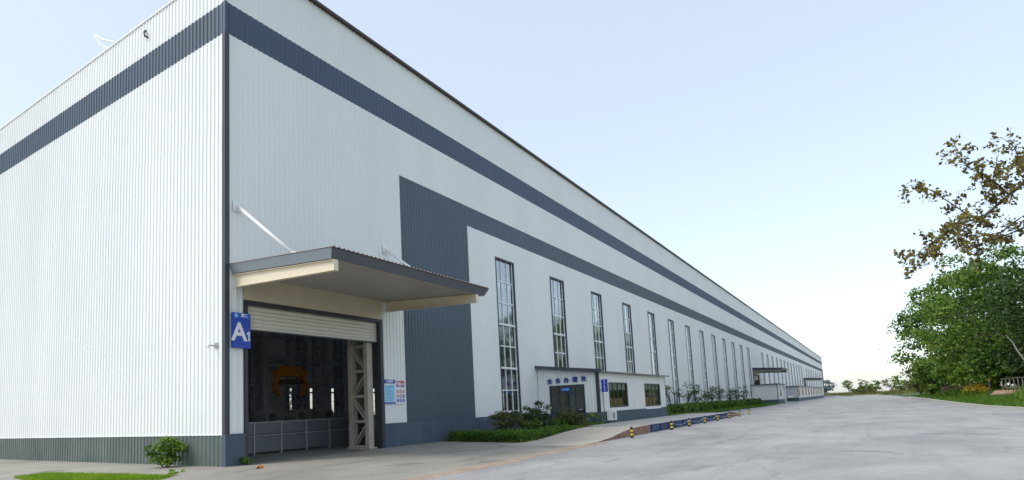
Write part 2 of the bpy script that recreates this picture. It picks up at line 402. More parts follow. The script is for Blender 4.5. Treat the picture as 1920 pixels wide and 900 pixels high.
# plinth
for a, b in [(0.03, DO0), (DO1, DOORS[1]+DO0), (DOORS[1]+DO1, DOORS[2]+DO0), (DOORS[2]+DO1, XE)]:
    MB().box(a, b, -0.075, 0.12, -0.03, ZP+0.012).build('plinth', PLINTH, HALL)
# gable end
for y0, y1 in bands(0.0, YL, 20):
    wall(sheet_x(y0, y1, -0.03, ZP, -0.006), GPLINTH, 'plinth_sheet')
    wall(sheet_x(y0, y1, ZP, 11.69, -0.010), WHITE)
    wall(sheet_x(y0, y1, 11.68, ZA0), WHITE)
    wall(sheet_x(y0, y1, ZA0, ZA1), SLATE2, 'stripe_sheet')
    wall(sheet_x(y0, y1, ZA1, ZL), WHITE)
MB().box(-0.045, 0.0, 0.0, YL, ZP-0.02, ZP+0.02).build('base_flashing', WHITE, HALL)
MB().box(-0.055, 0.03, 0.05, YL, ZL-0.04, ZL+0.03).build('parapet_cap', WHITE, HALL)
MB().box(-0.06, 0.115, -0.06, 0.10, ZP, ZA0).build('corner_trim', TRIM, HALL)
MB().box(-0.05, 0.05, -0.05, 0.10, ZA1, ZR).build('corner_trim', WHITE, HALL)
MB().box(-0.052, 0.06, -0.052, 0.08, ZA0, ZA1).build('corner_trim', SLATE, HALL)
MB().box(-0.062, 0.03, -0.085, 0.10, -0.03, ZP).build('corner_trim', PLINTH, HALL)
MB().box(-0.06, XE+0.1, -0.17, 0.02, ZR-0.02, ZR+0.10).build('gutter', GUTTER, HALL)
MB().box(XE-0.1, XE+0.08, -0.06, 0.1, -0.03, ZR-0.03).build('corner_trim', TRIM, HALL)
# roof with translucent strips added to brighten the hall, far gable, rear wall
ADDED_SKYL = bpy.data.materials.new('added_rooflight_sheet'); ADDED_SKYL.use_nodes = True; _n = ADDED_SKYL.node_tree; _n.nodes.clear()
_t = _n.nodes.new('ShaderNodeBsdfTranslucent'); _t.inputs[0].default_value = (.40, .42, .42, 1); _o = _n.nodes.new('ShaderNodeOutputMaterial'); _n.links.new(_t.outputs[0], _o.inputs[0])
def roof_z(y): return 17.2+.4*(1-abs(y-YL/2)/(YL/2))
for ya, yb, lit in [(.02, 5.5, 0), (5.5, 7.5, 1), (7.5, 20, 0), (20, 22, 1), (22, 30, 0), (30, 38, 0), (38, 40, 1), (40, 52, 0), (52, 54, 1), (54, YL, 0)]:
    za, zb, th = roof_z(ya), roof_z(yb), (.05 if not lit else .012)
    MB().hexa([(.02, ya, za), (XE, ya, za), (XE, yb, zb), (.02, yb, zb), (.02, ya, za+th), (XE, ya, za+th), (XE, yb, zb+th), (.02, yb, zb+th)]).build('added_rooflight' if lit else 'roof', ADDED_SKYL if lit else WHITE, HALL)
MB().box(XE-0.05, XE, 0.1, YL, 0, 17.2).build('end_wall', WHITE, HALL)
RX = [28.0+4.93*i for i in range(-4, 56)]
x = 0.02; rw = MB()
for a in RX:
    rw.box(x, a, YL-0.1, YL, 0, 5.9); x = a+1.35
rw.box(x, XE, YL-0.1, YL, 0, 5.9); rw.box(0.02, XE, YL-0.1, YL, 5.9, 17.2); 
for a in RX: rw.box(a, a+1.35, YL-0.1, YL, 0, 1.0)
rw.build('rear_wall', INWALL, HALL)
gl = MB()
for a in RX: gl.add([(a, YL-0.05, 1.0), (a+1.35, YL-0.05, 1.0), (a+1.35, YL-0.05, 5.9), (a, YL-0.05, 5.9)], [(0, 1, 2, 3)])
tag(gl.build('rear_window_panes', GLASS2, HALL), kind='stuff')
gb = MB()
for a in RX:
    gb.box(a+.66, a+.70, YL-0.09, YL-0.055, 1.0, 5.9)
    for z in (2.3, 3.6, 4.8): gb.box(a, a+1.35, YL-0.088, YL-0.057, z, z+.05)
tag(gb.build('rear_window_bars', STEELDK, HALL), kind='stuff')
MB().add([(0.02, 0.1, 0.014), (XE-.1, 0.1, 0.014), (XE-.1, YL-.1, 0.014), (0.02, YL-.1, 0.014)], [(0, 1, 2, 3)]).build('inner_floor', INFLOOR, HALL)
MB().box(0.05, 0.10, 0.3, YL-.12, 0.02, 17.1).build('inner_lining', INWALL, HALL)

# windows of the long wall
fr = MB()
for a, b, c, d in ((0, .085, 0, 1), (WW-.085, WW, 0, 1)):
    fr.box(a, b, -0.045, 0.17, 0, WZ1-WZ0)
fr.box(.085, WW-.085, -0.045, 0.17, WZ1-WZ0-.09, WZ1-WZ0); fr.box(.085, WW-.085, -0.05, 0.17, 0, .05)
fr_me = fr.mesh('window', WINF)
NR, NC = 7, 3
cw = (WW-0.17)/NC; rh = (WZ1-WZ0-0.14)/NR
mull = MB().box(-.027, .027, .06, .125, 0, WZ1-WZ0-.14).mesh('mullion', MULL)
tran = MB().box(0, WW-.17, .055, .122, -.035, .035).mesh('transom', MULL)
tranb = MB().box(0, WW-.17, .030, .126, -.060, .060).mesh('transom', MULL)
rnd = random.Random(11)
pane_me = MB().add([(-cw/2, 0, -rh/2), (cw/2, 0, -rh/2), (cw/2, 0, rh/2), (-cw/2, 0, rh/2)], [(0, 1, 2, 3)]).mesh('pane', GLASS)
def far_glass(seed):
    r = random.Random(seed); g = MB()
    for i in range(NR):
        for j in range(NC):
            x0 = .085+j*cw; z0 = .05+i*rh; t = r.uniform(-.002, .002); s = r.uniform(-.002, .002)
            g.add([(x0, .10+t+s, z0), (x0+cw, .10+t-s, z0), (x0+cw, .10-t-s, z0+rh), (x0, .10-t+s, z0+rh)], [(0, 1, 2, 3)])
    return g.mesh('glazing', GLASS)
far_gl = [far_glass(i) for i in range(4)]
fb = MB()
for j in range(1, NC): fb.box(.085+j*cw-.035, .085+j*cw+.035, .05, .125, .05, WZ1-WZ0-.09)
for i in range(1, NR): fb.box(.085, WW-.085, .045, .122, .05+i*rh-.045, .05+i*rh+.045)
for a in (WW-.135,): fb.box(a, a+.05, .052, .124, .05, WZ1-WZ0-.09)
far_bar = fb.mesh('glazing_bars', MULL)
for k, x in enumerate(WX):
    wn = put('window', fr_me, HALL, (x, 0, WZ0))
    if k < 5:
        for i in range(NR):
            for j in range(NC):
                p = put('pane', pane_me, wn, (.085+(j+.5)*cw, .10, .05+(i+.5)*rh))
                p.rotation_euler = (rnd.uniform(-.004, .004), 0, rnd.uniform(-.004, .004))
        for j in range(1, NC): put('mullion', mull, wn, (.085+j*cw, 0, .05))
        put('mullion', mull, wn, (WW-.112, .004, .05))
        for i in range(NR): put('transom', tranb if i in (0, 2, 4) else tran, wn, (.085, 0, .05+i*rh+(.04 if i == 0 else 0)))
    else:
        put('glazing', far_gl[k % 4], wn); put('glazing_bars', far_bar, wn)

# door openings: frame, header panel, roller shutter with slats
for k, d in enumerate(DOORS):
    f_ = MB()
    f_.box(d+DO0, d+DO0+.13, -0.08, 0.22, 0.0, DOZ-.14); f_.box(d+DO1-.20, d+DO1, -0.08, 0.22, 0.0, DOZ-.14); f_.box(d+DO0, d+DO1, -0.082, 0.22, DOZ-.14, DOZ)
    f_.build('door_frame', DFRAME, HALL)
    MB().box(d+DO0, d+DO1, -0.05, -0.035, DOZ+.002, 6.50).build('header_panel', CREAM, HALL)
    sh = MB().box(d+DO0+.131, d+DO1-.201, 0.14, 0.16, 4.62, DOZ-.141).build('roller_shutter', SHUT, HALL)
    if k == 0:
        s0 = MB()
        W_ = DO1-DO0-.334
        s0.hexa([(0, -.018, 0.008), (W_, -.018, 0.008), (W_, 0, 0), (0, 0, 0), (0, -.036, .085), (W_, -.036, .085), (W_, 0, .138), (0, 0, .138)])
        sme = s0.mesh('slat', SHUT)
    for i in range(6): put('slat', sme, sh, (d+DO0+.132, 0.139, 4.62+i*.142))
    MB().box(d+DO0+.131, d+DO1-.201, 0.09, 0.138, 4.585, 4.632).build('bottom_rail', TRIM, sh)

# ---------------------------------------------------------------- inside the first doors
def lattice(x, y, h, m, dy=1.1, near=False):
    c = MB(); c.box(-.16, .16, -.11, .11, 0, h); c.box(-.16, .16, dy-.11, dy+.11, 0, h)
    c.box(-.24, .24, -.2, dy+.2, 0, .06)
    col = c.build('lattice_column', m, HALL, (x, y, 0.016))
    n = int(h/1.05); step = h/n; allb = MB()
    for i in range(n):
        z = i*step
        for s in (-.10, .10):
            a, b = ((0.11, z+.15), (dy-.11, z+step-.1)) if i % 2 else ((dy-.11, z+.15), (.11, z+step-.1))
            bb = MB().bar((s, a[0], a[1]), (s, b[0], b[1]), .05, .09, (1, 0, 0))
            if near and i < 6: bb.build('brace', m, col)
            else: allb.add(bb.v, bb.f)
        hb = MB().box(-.09, .09, .11, dy-.11, z+.02, z+.14)
        if near and i < 6: hb.build('batten', m, col)
        else: allb.add(hb.v, hb.f)
    if allb.v: tag(allb.build('bracing', m, col), kind='stuff')
lattice(7.30, 0.35, 12, STEELIN, 0.95, True)
for xx in (14.9, 22.4, 29.9, 37.4): lattice(xx, 0.6, 12, STEELIN)
for xx, yy in [(8.6, 9.0), (13.0, 9.0), (15.0, 18.0), (19.5, 18.0), (23.5, 18.0), (21, 30), (28.5, 30), (36, 30), (43.5, 30), (51, 30)]: lattice(xx, yy, 12, STEELDK, 0.9)
g_ = MB()
for yy, z in [(9.4, 9.2), (18.4, 9.2), (30.4, 9.2), (18.4, 5.4), (30.4, 5.8)]: g_.box(0.4, 80, yy-.15, yy+.15, z, z+.6)
for yy in (9.4, 18.4): g_.box(0.4, 60, yy-.05, yy+.05, 3.2, 3.32)
g_.build('crane_runway_beam', STEELDK, HALL)

B = empty('barrier_fence', (6.5, 3.45, 0.014), label='grey panel barrier fence just inside the open door', cat='fence')
pan = {}
for z0, z1 in ((.10, .74), (.84, 1.30)):
    pan[z0] = MB().box(-.665, .665, -.012, .012, z0, z1).mesh('fence_panel', BARRIER)
post = MB().box(-.028, .028, -.05, .03, 0, 1.36).mesh('post', mat('light_grey_post', (0.34, 0.34, 0.38), .5))
for i in range(6):
    x = -4.2+1.40*i
    put('post', post, B, (x, 0, 0))
    if i < 5 or True:
        for z0 in pan: put('fence_panel', pan[z0], B, (x+.70, 0, 0))
MB().box(-4.2, 4.2, -.03, .02, 1.305, 1.345).build('top_rail', MATS['light_grey_post'], B)
MB().box(-4.2, 4.2, -.02, .015, .765, .80).build('middle_rail', MATS['light_grey_post'], B)

H = empty('overhead_crane', (10.6, 1.4, 9.9), label='dark overhead travelling crane bridge under the hall roof', cat='crane')
MB().box(-.45, .45, 0, 28.6, 0, .9).build('bridge_girder', STEELDK, H)
MB().box(-.8, .8, 7.2, 8.4, -.25, 0).build('trolley', YELLOW, H)
H = empty('lifting_clamp', (10.35, 9.0, 2.7), label='orange yellow lifting clamp hanging on a hook inside the hall', cat='clamp')
MB().box(-1.0, 1.0, -.28, .28, 1.02, 1.42).box(-.7, .7, -.2, .2, 1.42, 1.58).build('spreader_beam', YELLOW, H)
for s in (-1, 1):
    MB().bar((s*.85, 0, 1.02), (s*1.12, 0, .62), .3, .14).bar((s*1.12, 0, .66), (s*1.05, 0, .2), .3, .13).bar((s*1.05, 0, .25), (s*.75, 0, .0), .3, .13).build('grab_arm', YELLOW, H)
MB().box(-.85, .85, -.16, .16, .62, .84).build('cross_bar', mat('brown_steel', (.16, .11, .08), .6), H)
MB().box(-.12, .12, -.1, .1, 1.58, 2.1).tube([(0, 0, 2.1), (0.1, 0, 2.25), (0, 0, 2.4)], .06).build('hook', STEELDK, H)
MB().box(-.2, .2, -.15, .15, 2.4, 2.9).build('hook_block', STEELDK, H)
for s in (-.12, .12): MB().tube([(s, 0, 2.9), (s, 0, 6.95)], .02, 6).build('cable', STEELDK, H)

ringv = MB(); n = 24; v = []
for xx, r in ((-.5, .42), (.5, .42), (.5, .26), (-.5, .26)):
    v += [(r*math.cos(2*math.pi*i/n), xx, r*math.sin(2*math.pi*i/n)) for i in range(n)]
fs = []
for k in range(4):
    for i in range(n): fs.append((k*n+i, k*n+(i+1) % n, ((k+1) % 4)*n+(i+1) % n, ((k+1) % 4)*n+i))
coil_me = MB().add(v, fs).mesh('steel_coil', COIL)
names = ['leftmost small steel coil on the dark rack inside the hall', 'second steel coil from the left on the rack inside the hall', 'third steel coil from the left on the rack inside the hall', 'rightmost dark steel coil on the rack inside the hall', 'upright steel coil at the rack end near the lattice column']
RK = empty('coil_rack', (10.5, 8.2, 0.016), label='low dark steel rack carrying coils behind the barrier fence', cat='rack')
MB().box(-3.5, 5.0, -.35, .35, .92, 1.04).build('rack_top', STEELDK, RK)
for xx in (-3.3, -.5, 2.2, 4.8):
    for yy in (-.3, .3): MB().box(xx-.05, xx+.05, yy-.04, yy+.04, 0, .919).build('leg', STEELDK, RK)
for i, xx in enumerate((8.05, 10.0, 10.95, 11.95, 14.4)):
    tag(put('steel_coil', coil_me, None, (xx, 8.2, 1.056+.42)), names[i], 'coil', 'steel coils on the rack')
for i, (xa, xb) in enumerate(((8.6, 9.55), (12.5, 13.7))):
    b_ = MB()
    for k in range(3): b_.tube([(xa, 8.0+k*.17, 1.14), (xb, 8.0+k*.17, 1.14)], .08, 10)
    tag(b_.build('steel_bar_bundle', mat('bright_bar', (.55, .55, .55), .3, metallic=.6)), ['bright steel bar bundle between the left coils on the rack', 'bright steel bar bundle at the right of the rack'][i], 'steel bars', 'bar bundles on the rack')

# ---------------------------------------------------------------- canopies
def canopy(d, label, side=None):
    side = side or FASCIA; beam_m = BEAM if side is FASCIA else mat('dark_beam', (.20, .18, .15), .5)
    c = empty('door_canopy', (d, 0, 6.4), label=label, cat='canopy', group='steel canopies over the loading doors')
    zt = lambda y: 0.36+0.066*y          # top surface height above the empty, y negative outwards
    xa, xb, yf = 0.10, 8.95, -4.98
    # sloped outer fascias, wider at the top
    def fascia(top, bot, m, name, inn):
        (a, b), (a2, b2) = top, bot; i = Vector(inn)*.02
        MB().hexa([Vector(a2), Vector(b2), Vector(b2)+i, Vector(a2)+i, Vector(a), Vector(b), Vector(b)+i, Vector(a)+i]).build(name, m, c)
    TL, TR, TLw, TRw = (xa, yf, zt(yf)), (xb, yf, zt(yf)), (xa, -.05, zt(0)), (xb, -.05, zt(0))
    BL, BR, BLw, BRw = (xa+.14, yf+.16, zt(yf)-.28), (xb-.14, yf+.16, zt(yf)-.28), (xa+.14, -.05, zt(0)-.29), (xb-.14, -.05, zt(0)-.29)
    fascia((TLw, TL), (BLw, BL), side, 'side_fascia', (1, 0, 0)); fascia((TL, TR), (BL, BR), FASCIAD, 'front_fascia', (0, 1, 0)); fascia((TR, TRw), (BR, BRw), side, 'side_fascia', (-1, 0, 0))
    # roof sheet with ribs running outwards
    pr = profile(xa-.02, xb+.02, .20, .035); v = []
    for p, h in pr: v += [(p, -.05, zt(0)+.012+h), (p, yf-.05, zt(yf)+.012+h)]
    MB().add(v, [(2*i+1, 2*i+3, 2*i+2, 2*i) for i in range(len(pr)-1)]).build('roof_sheet', mat('canopy_sheet', (.26, .21, .19), .5), c)
    # soffit with ribs running along the wall
    pr = profile(.05, 4.80, .19, .018); v = []
    for p, h in pr: v += [(xa+.16, -p, zt(-p)-.285-h), (xb-.16, -p, zt(-p)-.285-h)]
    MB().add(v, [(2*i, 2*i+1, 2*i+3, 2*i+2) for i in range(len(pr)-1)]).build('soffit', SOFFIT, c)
    for x in (.36, 8.16):
        y0, y1 = -.055, -4.86
        def zz(y, o): return zt(y)-.31+o
        b = MB(); dep = lambda y: .40 if y > -1 else .32
        for o0, o1, w in ((-.02, .0, .09), (-.38, -.02, .008), (-.40, -.38, .09)):
            f = .84
            b.hexa([(x-w, y1, zz(y1, o0*f)), (x+w, y1, zz(y1, o0*f)), (x+w, y0, zz(y0, o0*1.12)), (x-w, y0, zz(y0, o0*1.12)), (x-w, y1, zz(y1, o1*f)), (x+w, y1, zz(y1, o1*f)), (x+w, y0, zz(y0, o1*1.12)), (x-w, y0, zz(y0, o1*1.12))])
        b.box(x-.09, x+.09, y1-.012, y1, zz(y1, -.335), zz(y1, 0))
        b.build('beam', beam_m, c)
    for x in (.43, 8.22):
        a = Vector((x, -.07, 2.49)); e = Vector((x, -3.02, .20))
        MB().tube([a+(e-a)*.02, a+(e-a)*.97], .058, 12).build('tie_rod', ROD, c, smooth=True)
        MB().box(x-.16, x+.16, -.055, -.035, 2.30, 2.66).box(x-.05, x+.05, -.18, -.05, 2.40, 2.56).build('anchor_plate', ROD, c)
        MB().hexa([(x-.06, -2.88, zt(-2.88)+.03), (x+.06, -2.88, zt(-2.88)+.03), (x+.06, -3.14, zt(-3.14)+.03), (x-.06, -3.14, zt(-3.14)+.03), (x-.06, -2.90, .33), (x+.06, -2.90, .33), (x+.06, -3.10, .31), (x-.06, -3.10, .31)]).build('clevis', ROD, c)
        MB().tube([(x-.09, -3.01, .25), (x+.09, -3.01, .25)], .03, 8).build('pin', TRIM, c)
    return c
canopy(DOORS[0], 'nearest loading door canopy with cream beams and white tie rods')
canopy(DOORS[1], 'middle loading door canopy behind the small white gatehouse', FASCIAD)
canopy(DOORS[2], 'farthest loading door canopy near the end of the warehouse', FASCIAD)

# ---------------------------------------------------------------- signs at the first door
def door_sign(d, txt, label):
    s = empty('door_number_sign', (d+.52, -0.16, 4.52), label=label, cat='sign', group='blue door number signs')
    MB().box(-.36, .36, 0, .07, -.60, .60).build('panel', BLUE, s)
    MB().box(-.355, .355, -.004, 0, .42, .595).build('header_band', mat('sign_mid_blue', (.02, .12, .55), .4), s)
    for z in (-.4, .4): MB().box(-.1, .1, .07, .13, z-.03, z+.03).build('bracket', TRIM, s)
    text('A', .86, SWHITE, 'letter', s, (-.10, -.006, -.08), FACE_Y, .004, .022)
    if txt == '1':
        o1 = [(-.055, .10), (.02, .165), (.062, .165), (.062, -.165), (.005, -.165), (.005, .095), (-.055, .045)]; n1 = len(o1)
        MB().add([(.255+x, -.008, -.185+z) for x, z in o1]+[(.255+x, -.001, -.185+z) for x, z in o1], [tuple(reversed(range(n1))), tuple(range(n1, 2*n1))]+[(i, (i+1) % n1, n1+(i+1) % n1, n1+i) for i in range(n1)]).build('digit', SWHITE, s)
    else: text(txt, .46, SWHITE, 'digit', s, (.245, -.006, -.21), FACE_Y, .004, .016)
    text('重工', .13, SWHITE, 'header_lettering', s, (.10, -.009, .515), FACE_Y, .003, .003)
    MB().tube([(-.22, -.010, .50), (-.22, -.004, .50)], .06, 14).build('emblem', BLUE2, s)
    return s
door_sign(0, '1', 'blue A1 sign beside the nearest open loading door')
door_sign(DOORS[1], '2', 'small blue A2 sign under the middle canopy')

s = empty('notice_board', (8.21, -0.07, 2.44), label='pale blue notice board with dark blue header beside the open door', cat='notice board')
MB().box(-.40, .40, 0, .03, -.55, .55).build('panel', SWHITE, s)
MB().box(-.385, .385, -.004, 0, .36, .535).build('header_band', BLUE, s)
MB().box(-.385, .385, -.004, 0, -.535, -.46).build('footer_band', BLUE, s)
MB().box(-.33, .35, -.003, 0, -.44, .30).build('text_field', BLUE2, s)
text('入场须知', .13, SWHITE, 'header_lettering', s, (0, -.008, .448), FACE_Y, .003, .003)
lm = mat('print_line', (.10, .28, .42), .5); rnd = random.Random(2)
for i in range(11): MB().box(-.29, -.29+rnd.uniform(.35, .60), -.0055, -.003, .235-i*.062, .253-i*.062).build('text_line', lm, s)
s = empty('safety_board', (8.96, -0.07, 2.44), label='white safety board with red lettering and round symbols beside the dark panel', cat='notice board')
MB().box(-.335, .335, 0, .03, -.55, .55).build('panel', SWHITE, s)
text('生产重地', .145, SRED, 'lettering', s, (0, -.004, .42), FACE_Y, .003, .004)
text('闲人免进', .145, mat('print_violet', (.25, .06, .22), .5), 'lettering', s, (0, -.004, .25), FACE_Y, .003, .004)
for r in range(3):
    for cidx in range(3):
        cx, cz = -.20+.20*cidx, .06-.20*r-.06
        blue = r == 2 or (r == 1 and cidx == 2)
        sy = MB().tube([(cx, -.006, cz), (cx, 0, cz)], .082, 18).build('symbol', BLUE if blue else SRED, s)
        if not blue: MB().tube([(cx, -.009, cz), (cx, -.006, cz)], .060, 18).build('symbol_field', SWHITE, sy)
        MB().box(cx-.018, cx+.018, -.012, -.009 if not blue else -.006, cz-.045, cz+.045).build('figure', SWHITE if blue else TRIM, sy)

# small fittings on the gable end
s = MB().tube([(-.035, .44, 4.02), (-.30, .46, 4.02), (-.34, .46, 3.95)], .025, 8).box(-.06, -.028, .36, .52, 3.92, 4.12)
tag(s.build('wall_spigot', mat('grey_fitting', (.35, .35, .36), .5)), 'small grey pipe fitting on the gable wall near the corner', 'fitting')
s = MB().tube([(-.04, 5.25, 17.35), (-.14, 5.2, 17.2), (-.15, 5.12, 17.02), (-.06, 5.05, 16.95)], .04, 8)
tag(s.build('wall_hook', TRIM), 'small dark hook high on the gable wall above the stripe', 'hook')
s = empty('roof_bracket', (0.0, 8.0, 17.83), label='thin white forked bracket sticking up over the gable roof edge', cat='bracket')
MB().tube([(0, 1.67, 1.17), (0, 0.9, .62), (0, -.30, .0)], .045, 8).build('arm', ROD, s)
MB().tube([(0, 1.67, 1.17), (0, 1.1, .45), (0, .4, 0)], .05, 8).build('arm', ROD, s)

# ---------------------------------------------------------------- service office built against the hall
OX0, OX1, OY, OZ = 22.9, 37.5, -4.05, 0.22
OF = empty('service_office', (OX0, OY, OZ), label='small white service office with blue lettering against the warehouse wall', cat='office')
def op(mb, name, m, par=None): return mb.build(name, m, par or OF, (-OX0, -OY, -OZ) if par is None else (0, 0, 0))
def ztop(y): return 3.42+(y-OY)*0.118
DY0, DY1, DZ1 = -3.15, -0.80, 2.74
for y0, y1, z0 in ((OY+.09, DY0, 1.0), (DY0, DY1, DZ1), (DY1, -.04, 1.0)):
    pr = profile(y0, y1, .21, .022); v = []
    for p, h in pr: v += [(OX0-h, p, z0), (OX0-h, p, ztop(p))]
    op(MB().add(v, [(2*i+1, 2*i+3, 2*i+2, 2*i) for i in range(len(pr)-1)]), 'wall_sheet', WHITE)
op(MB().box(OX0-.06, OX0+.05, OY, DY0, OZ-.3, 1.0), 'plinth', PLINTH); op(MB().box(OX0-.06, OX0+.05, DY1, -.08, OZ-.3, 1.0), 'plinth', PLINTH)
op(MB().box(OX0-.05, OX0+.14, OY-.035, OY+.14, OZ, 3.40), 'corner_trim', TRIM)
SW = mat('white_office_panel', (0.70, 0.69, 0.66), .5, col2=(.77, .76, .73), scale=.8)
OW = [(24.65, 28.15, 1.22, 2.82), (32.0, 35.85, 1.14, 2.82)]
x = OX0+.14
for a, b, z0, z1 in OW:
    op(MB().box(x, a, OY, OY+.1, 1.0, 3.40), 'wall_panel', SW); op(MB().box(a, b, OY, OY+.1, z1, 3.40), 'wall_panel', SW); op(MB().box(a, b, OY, OY+.1, 1.0, z0), 'wall_panel', SW)
    x = b
op(MB().box(x, OX1-.12, OY, OY+.1, 1.0, 3.40), 'wall_panel', SW)
op(MB().box(OX1-.12, OX1, OY-.01, OY+.12, OZ, 3.40), 'corner_trim', SLATE2)
op(MB().box(OX0+.14, OX1-.12, OY-.03, OY+.1, OZ-.3, 1.0), 'plinth', PLINTH)
op(MB().hexa([(OX1-.1, OY+.12, OZ), (OX1, OY+.12, OZ), (OX1, -.06, OZ), (OX1-.1, -.06, OZ), (OX1-.1, OY+.12, 3.40), (OX1, OY+.12, 3.40), (OX1, -.06, ztop(-.06)), (OX1-.1, -.06, ztop(-.06))]), 'end_wall', SW)
r0, r1 = OY-.30, -.06
op(MB().hexa([(OX0-.15, r0, ztop(r0)+.005), (OX1+.35, r0, ztop(r0)+.005), (OX1+.35, r1, ztop(r1)+.005), (OX0-.15, r1, ztop(r1)+.005), (OX0-.15, r0, ztop(r0)+.095), (OX1+.35, r0, ztop(r0)+.095), (OX1+.35, r1, ztop(r1)+.095), (OX0-.15, r1, ztop(r1)+.095)]), 'roof', mat('office_roof', (.20, .18, .16), .6))
op(MB().hexa([(OX0-.34, r0-.05, ztop(r0)-.02), (OX0-.16, r0-.05, ztop(r0)-.02), (OX0-.16, .0, ztop(0)-.02), (OX0-.34, .0, ztop(0)-.02), (OX0-.38, r0-.05, ztop(r0)+.19), (OX0-.16, r0-.05, ztop(r0)+.19), (OX0-.16, .0, ztop(0)+.19), (OX0-.38, .0, ztop(0)+.19)]), 'gutter', FASCIAD)
op(MB().box(OX0+.05, OX1-.1, OY+.1, -.1, OZ-.1, OZ+.02), 'floor', INFLOOR)
op(MB().box(OX0+.2, OX1-.15, -.16, -.12, OZ+.03, 3.75), 'inner_wall', mat('office_inner_wall', (.62, .61, .57), .8))
# glazed entrance
dr = op(MB().box(OX0-.03, OX0+.07, DY0, DY0+.10, OZ, DZ1-.09).box(OX0-.03, OX0+.07, DY1-.10, DY1, OZ, DZ1-.09).box(OX0-.03, OX0+.07, DY0, DY1, DZ1-.09, DZ1), 'entrance', WINF)
DW = (DY1-DY0-.2)/4
for i in range(4):
    y0 = DY0+.1+i*DW
    MB().add([(OX0+.02, y0, OZ+.8), (OX0+.02, y0+DW, OZ+.8), (OX0+.02, y0+DW, DZ1-.09), (OX0+.02, y0, DZ1-.09)], [(0, 3, 2, 1)]).build('pane', GLASS2, dr)
    MB().box(OX0+.0, OX0+.04, y0+.002, y0+DW-.002, OZ+.03, OZ+.78).build('lower_panel', SLATE2, dr)
    if i: MB().box(OX0-.02, OX0+.055, y0-.03, y0+.03, OZ, DZ1-.09).build('mullion', WINF, dr)
for y0, y1 in ((DY0+.1, DY1-.1),): MB().box(OX0-.015, OX0+.05, y0, y1, 2.14, 2.22).build('transom', WINF, dr)
MB().box(OX0-.06, OX0-.02, DY0+.22, DY0+.36, 1.18, 1.22).build('handle', ROD, dr)
# blue hexagon plate over the entrance
hx = MB(); yc, zc = -1.93, 2.46
hx.add([(OX0-.05, yc+a, zc+b) for a, b in ((-.36, 0), (-.22, .12), (.22, .12), (.36, 0), (.22, -.12), (-.22, -.12))]+[(OX0-.02, yc+a, zc+b) for a, b in ((-.36, 0), (-.22, .12), (.22, .12), (.36, 0), (.22, -.12), (-.22, -.12))],
       [(0, 1, 2, 3, 4, 5), (11, 10, 9, 8, 7, 6)]+[(i, (i+1) % 6, 6+(i+1) % 6, 6+i) for i in range(6)])
hp = hx.build('name_plate', mat('plate_blue', (.01, .09, .40), .4), dr)
text('业务部', .14, BLUE2, 'lettering', hp, (OX0-.053, yc, zc), FACE_X, .002, .003)
for i, ch in enumerate('业务办理处'):
    o = text(ch, .36, INK, 'wall_letter', OF, (OX0-.05-OX0, -.86-i*.575-OY, 3.0+.012*i-OZ), FACE_X, .03, .005)
# side windows
for a, b, z0, z1 in OW:
    wf = op(MB().box(a, a+.10, OY-.03, OY+.12, z0, z1).box(b-.10, b, OY-.03, OY+.12, z0, z1).box(a+.1, b-.1, OY-.03, OY+.12, z1-.09, z1).box(a+.1, b-.1, OY-.03, OY+.12, z0, z0+.09), 'window', mat('bronze_frame', (.045, .042, .045), .4))
    for i in range(4):
        xa = a+.1+(b-a-.2)/4*i; xb = xa+(b-a-.2)/4; yy = OY+.03+(i % 2)*.03
        MB().add([(xa, yy, z0+.09), (xb, yy, z0+.09), (xb, yy, z1-.09), (xa, yy, z1-.09)], [(0, 1, 2, 3)]).build('pane', GLASS2, wf)
        if i: MB().box(xa-.025, xa+.025, OY+.015, OY+.075, z0+.09, z1-.09).build('mullion', MATS['bronze_frame'], wf)
    MB().box(a+.02, b-.04, OY-.045, OY-.005, z0-.20, z0-.015).build('sill_panel', ROD, wf)
    MB().box(a+.1, b-.1, OY+.125, OY+.15, z1-.48, z1-.02).build('blind', CURT, wf)
for i, (a, b) in enumerate(((25.2, 27.6), (32.5, 35.2))):
    cb = empty('wooden_cabinet', (a, OY+.17, OZ+.02), label=['pale wooden cabinet behind the nearer office window', 'pale wooden cabinet behind the farther office window'][i], cat='cabinet', group='cabinets in the service office')
    W_ = b-a
    MB().box(0, W_, .02, .45, 0, 1.58).build('carcass', WOOD, cb)
    for k in range(2): MB().box(k*W_/2+.03, (k+1)*W_/2-.03, 0, .02, .05, 1.54).build('door', WOOD, cb)
# sign, air conditioner and pipe at the office corner
s = empty('vertical_office_sign', (23.12, OY-.30, 2.60), label='vertical blue sign with white characters at the office corner', cat='sign')
MB().box(0, .05, -.19, .19, -.40, .36).build('panel', BLUE, s)
for z in (-.28, .26): MB().tube([(.025, .19, z), (.025, .30, z)], .015, 6).build('bracket', TRIM, s)
for i, ch in enumerate('业务办理处'): text(ch, .115, SWHITE, 'character', s, (-.004, 0, .26-i*.135), FACE_X, .003, .002)
ac = empty('air_conditioner', (24.15, OY-.05, .46), label='white air conditioner unit hanging low on the office side wall', cat='air conditioner')
MB().box(-.42, .42, -.38, -.06, 0, .58).build('casing', ACW, ac)
MB().tube([(-.10, -.386, .29), (-.10, -.381, .29)], .23, 24).build('fan_opening', mat('fan_dark', (.10, .10, .10), .6), ac)
for i in range(7): MB().box(-.32, .12, -.394, -.388, .10+i*.062, .115+i*.062).build('grille_bar', ACW, ac)
for xx in (-.3, .3): MB().box(xx-.02, xx+.02, -.36, -.0, -.05, -.002).build('bracket', TRIM, ac)
